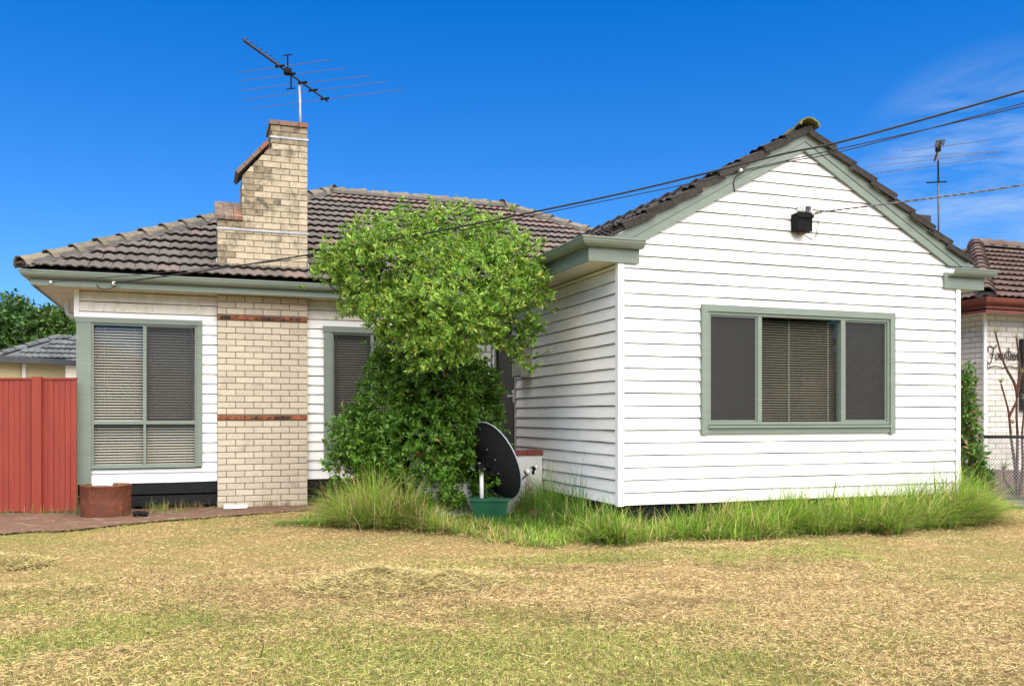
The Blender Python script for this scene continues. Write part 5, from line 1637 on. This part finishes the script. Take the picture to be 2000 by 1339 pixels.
def tuft_set(name, label, cat, spots, tabs, parent=None):
    B, H, A, LN, C1 = [], [], [], [], []
    for x, y, z, n, h, r_, tb in spots:
        B.append(np.stack([x + RNG.normal(0, r_, n), y + RNG.normal(0, r_ * .6, n), np.full(n, z)], 1)); H.append(h * RNG.uniform(.4, 1.2, n)); A.append(RNG.uniform(0, 6.28, n)); LN.append(np.abs(RNG.normal(.6, .5, n))); C1.append(pick(n, tabs[tb]))
    B, H, A, LN, C1 = map(np.concatenate, (B, H, A, LN, C1))
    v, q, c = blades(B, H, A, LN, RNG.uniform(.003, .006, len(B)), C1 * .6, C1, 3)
    o = np_mesh(name, v, q, c, 'grass', parent, 'stuff')
    if label: tag(o, label, cat)
TB = {'g': [(3, (.16, .27, .035)), (2, (.25, .34, .06)), (1, (.4, .34, .12))], 'd': [(3, (.38, .28, .12)), (2, (.28, .17, .07)), (1, (.2, .24, .05))]}
sp = []
rg = random.Random(8)
for k in range(70):
    t = rg.random(); x = -6.9 + 4.4 * t
    sp.append((x, 4.12 + rg.uniform(-.08, .05) if x < -5.75 or x > -3.9 and x < -2.8 else 4.2 + rg.uniform(-.1, .06), .02, rg.randint(4, 14), rg.uniform(.05, .16), .04, rg.choice('gd')))
sp += [(-5.68, 3.9, .02, 60, .26, .07, 'd'), (-5.62, 3.82, .02, 40, .2, .06, 'g'), (-5.55, 3.9, .02, 30, .35, .05, 'd'), (-4.6, 3.6, .02, 60, .13, .16, 'g'), (-4.75, 3.85, .02, 40, .2, .08, 'g'), (-4.45, 4.0, .02, 20, .25, .05, 'd'), (-3.1, 4.05, .02, 30, .22, .08, 'd'), (-3.35, 4.08, .02, 20, .25, .05, 'd'), (-5.0, 3.45, .02, 40, .1, .08, 'd'), (-2.6, 4.0, .02, 50, .2, .1, 'd')]
tuft_set('path_weeds', 'scattered dry weeds sprouting along the path and plinth', 'weeds', sp, TB)
sp = [(PC[0] + math.cos(a) * .2, PC[1] + math.sin(a) * .2, .35, 9, .17, .05, 'd' if k % 3 else 'g') for k, a in enumerate([i * .42 for i in range(15)])]
tuft_set('planter_weeds', None, None, sp, TB, bpy.data.objects['drum_planter'])
# trailing green grass laid flat toward the chimney
n = 900
x = RNG.uniform(-3.35, -2.2, n); y = 1.95 + RNG.normal(0, .10, n) - (x + 2.8) * .38
v, q, c = blades(np.stack([x, y, gz(x, y) + RNG.uniform(0, .05, n) * np.clip((x + 3.4), 0, 1)], 1), RNG.uniform(.08, .2, n), math.pi + RNG.normal(.0, .25, n) + .1, RNG.uniform(1.6, 3.2, n), RNG.uniform(.004, .008, n), pick(n, [(3, (.10, .22, .03)), (1, (.2, .3, .05))]), pick(n, [(3, (.14, .28, .045)), (2, (.24, .36, .09))]), 4, .3)
o = np_mesh('flattened_grass', v, q, c, 'grass', None, 'stuff'); tag(o, 'flattened long green grass trailing over the lawn toward the chimney', 'grass')

# raked heaps of clippings
def heap(cx, cy, rx, ry, h, n, label, rot=0.0):
    T = thing('clippings_heap', (cx, cy, 0), label, 'grass heap')
    mb = MB(); nr, na = 8, 26; q = []
    for i in range(nr + 1):
        for k in range(na):
            r_ = i / nr; t = 2 * math.pi * k / na
            z = h * (1 - r_ ** 1.5) * (1 + .25 * math.sin(3 * t + cx)) - .02 * r_
            q.append((cx + rx * r_ * math.cos(t) * (1 + .15 * math.sin(2 * t + 1)), cy + ry * r_ * math.sin(t), z + random.uniform(-.008, .008) - .012))
    mb.add(q, [(i * na + k, i * na + (k + 1) % na, (i + 1) * na + (k + 1) % na, (i + 1) * na + k) for i in range(nr) for k in range(na)]); mb.build('mound', 'mulch', T, True)
    t = RNG.uniform(0, 6.28, n); r_ = RNG.uniform(0, 1.1, n) ** .6
    x = cx + rx * r_ * np.cos(t) * (1 + .15 * np.sin(2 * t + 1)); y = cy + ry * r_ * np.sin(t)
    z = np.maximum(h * (1 - np.minimum(r_, 1) ** 1.5) * (1 + .25 * np.sin(3 * t + cx)), .0) + RNG.uniform(-.005, .022, n)
    a = RNG.normal(.2 + rot, .9, n); L = RNG.uniform(.04, .15, n); w = RNG.uniform(.0028, .0055, n)
    d = np.stack([np.cos(a), np.sin(a), RNG.normal(0, .28, n)], 1); s_ = np.stack([-np.sin(a), np.cos(a), RNG.normal(0, .5, n)], 1)
    c0 = np.stack([x, y, z], 1)
    vv = np.stack([c0 - d * (L / 2)[:, None] - s_ * (w / 2)[:, None], c0 - d * (L / 2)[:, None] + s_ * (w / 2)[:, None], c0 + d * (L / 2)[:, None] + s_ * (w / 4)[:, None], c0 + d * (L / 2)[:, None] - s_ * (w / 4)[:, None]], 1).reshape(-1, 3)
    col = pick(n, [(40, (.50, .42, .20)), (30, (.58, .49, .24)), (14, (.36, .30, .13)), (10, (.33, .34, .10)), (8, (.14, .105, .05))])
    np_mesh('cut_grass', vv, np.arange(n * 4).reshape(-1, 4), np.repeat(col, 4, 0), 'grass', T, 'stuff')
heap(-2.98, -1.95, .52, .42, .10, 9000, 'low raked heap of grey straw clippings on the open lawn')
heap(-2.45, -2.1, .42, .34, .07, 5000, 'thin spread of clippings beside the bigger straw heap')
heap(-5.80, -.02, .34, .25, .06, 3500, 'small dark heap of clippings at the edge of the lawn by the fence side')
# dead stalks standing in the lawn
rg = random.Random(2)
mb = MB()
for x, y in ((-3.95, -3.75), (-3.35, -3.55), (-2.6, -3.0), (-1.3, -2.2), (-.9, -1.2), (-2.0, -3.6), (-4.6, -1.0)):
    h = rg.uniform(.06, .12)
    mb.tube([(x, y, 0), (x + rg.uniform(-.02, .02), y, h * .6), (x + rg.uniform(-.04, .04), y, h)], [.003, .0025, .001], 4)
tag(mb.build('dead_stalks', 'bark', None, False, 'stuff'), 'thin dead weed stalks standing in the mown lawn', 'weeds')
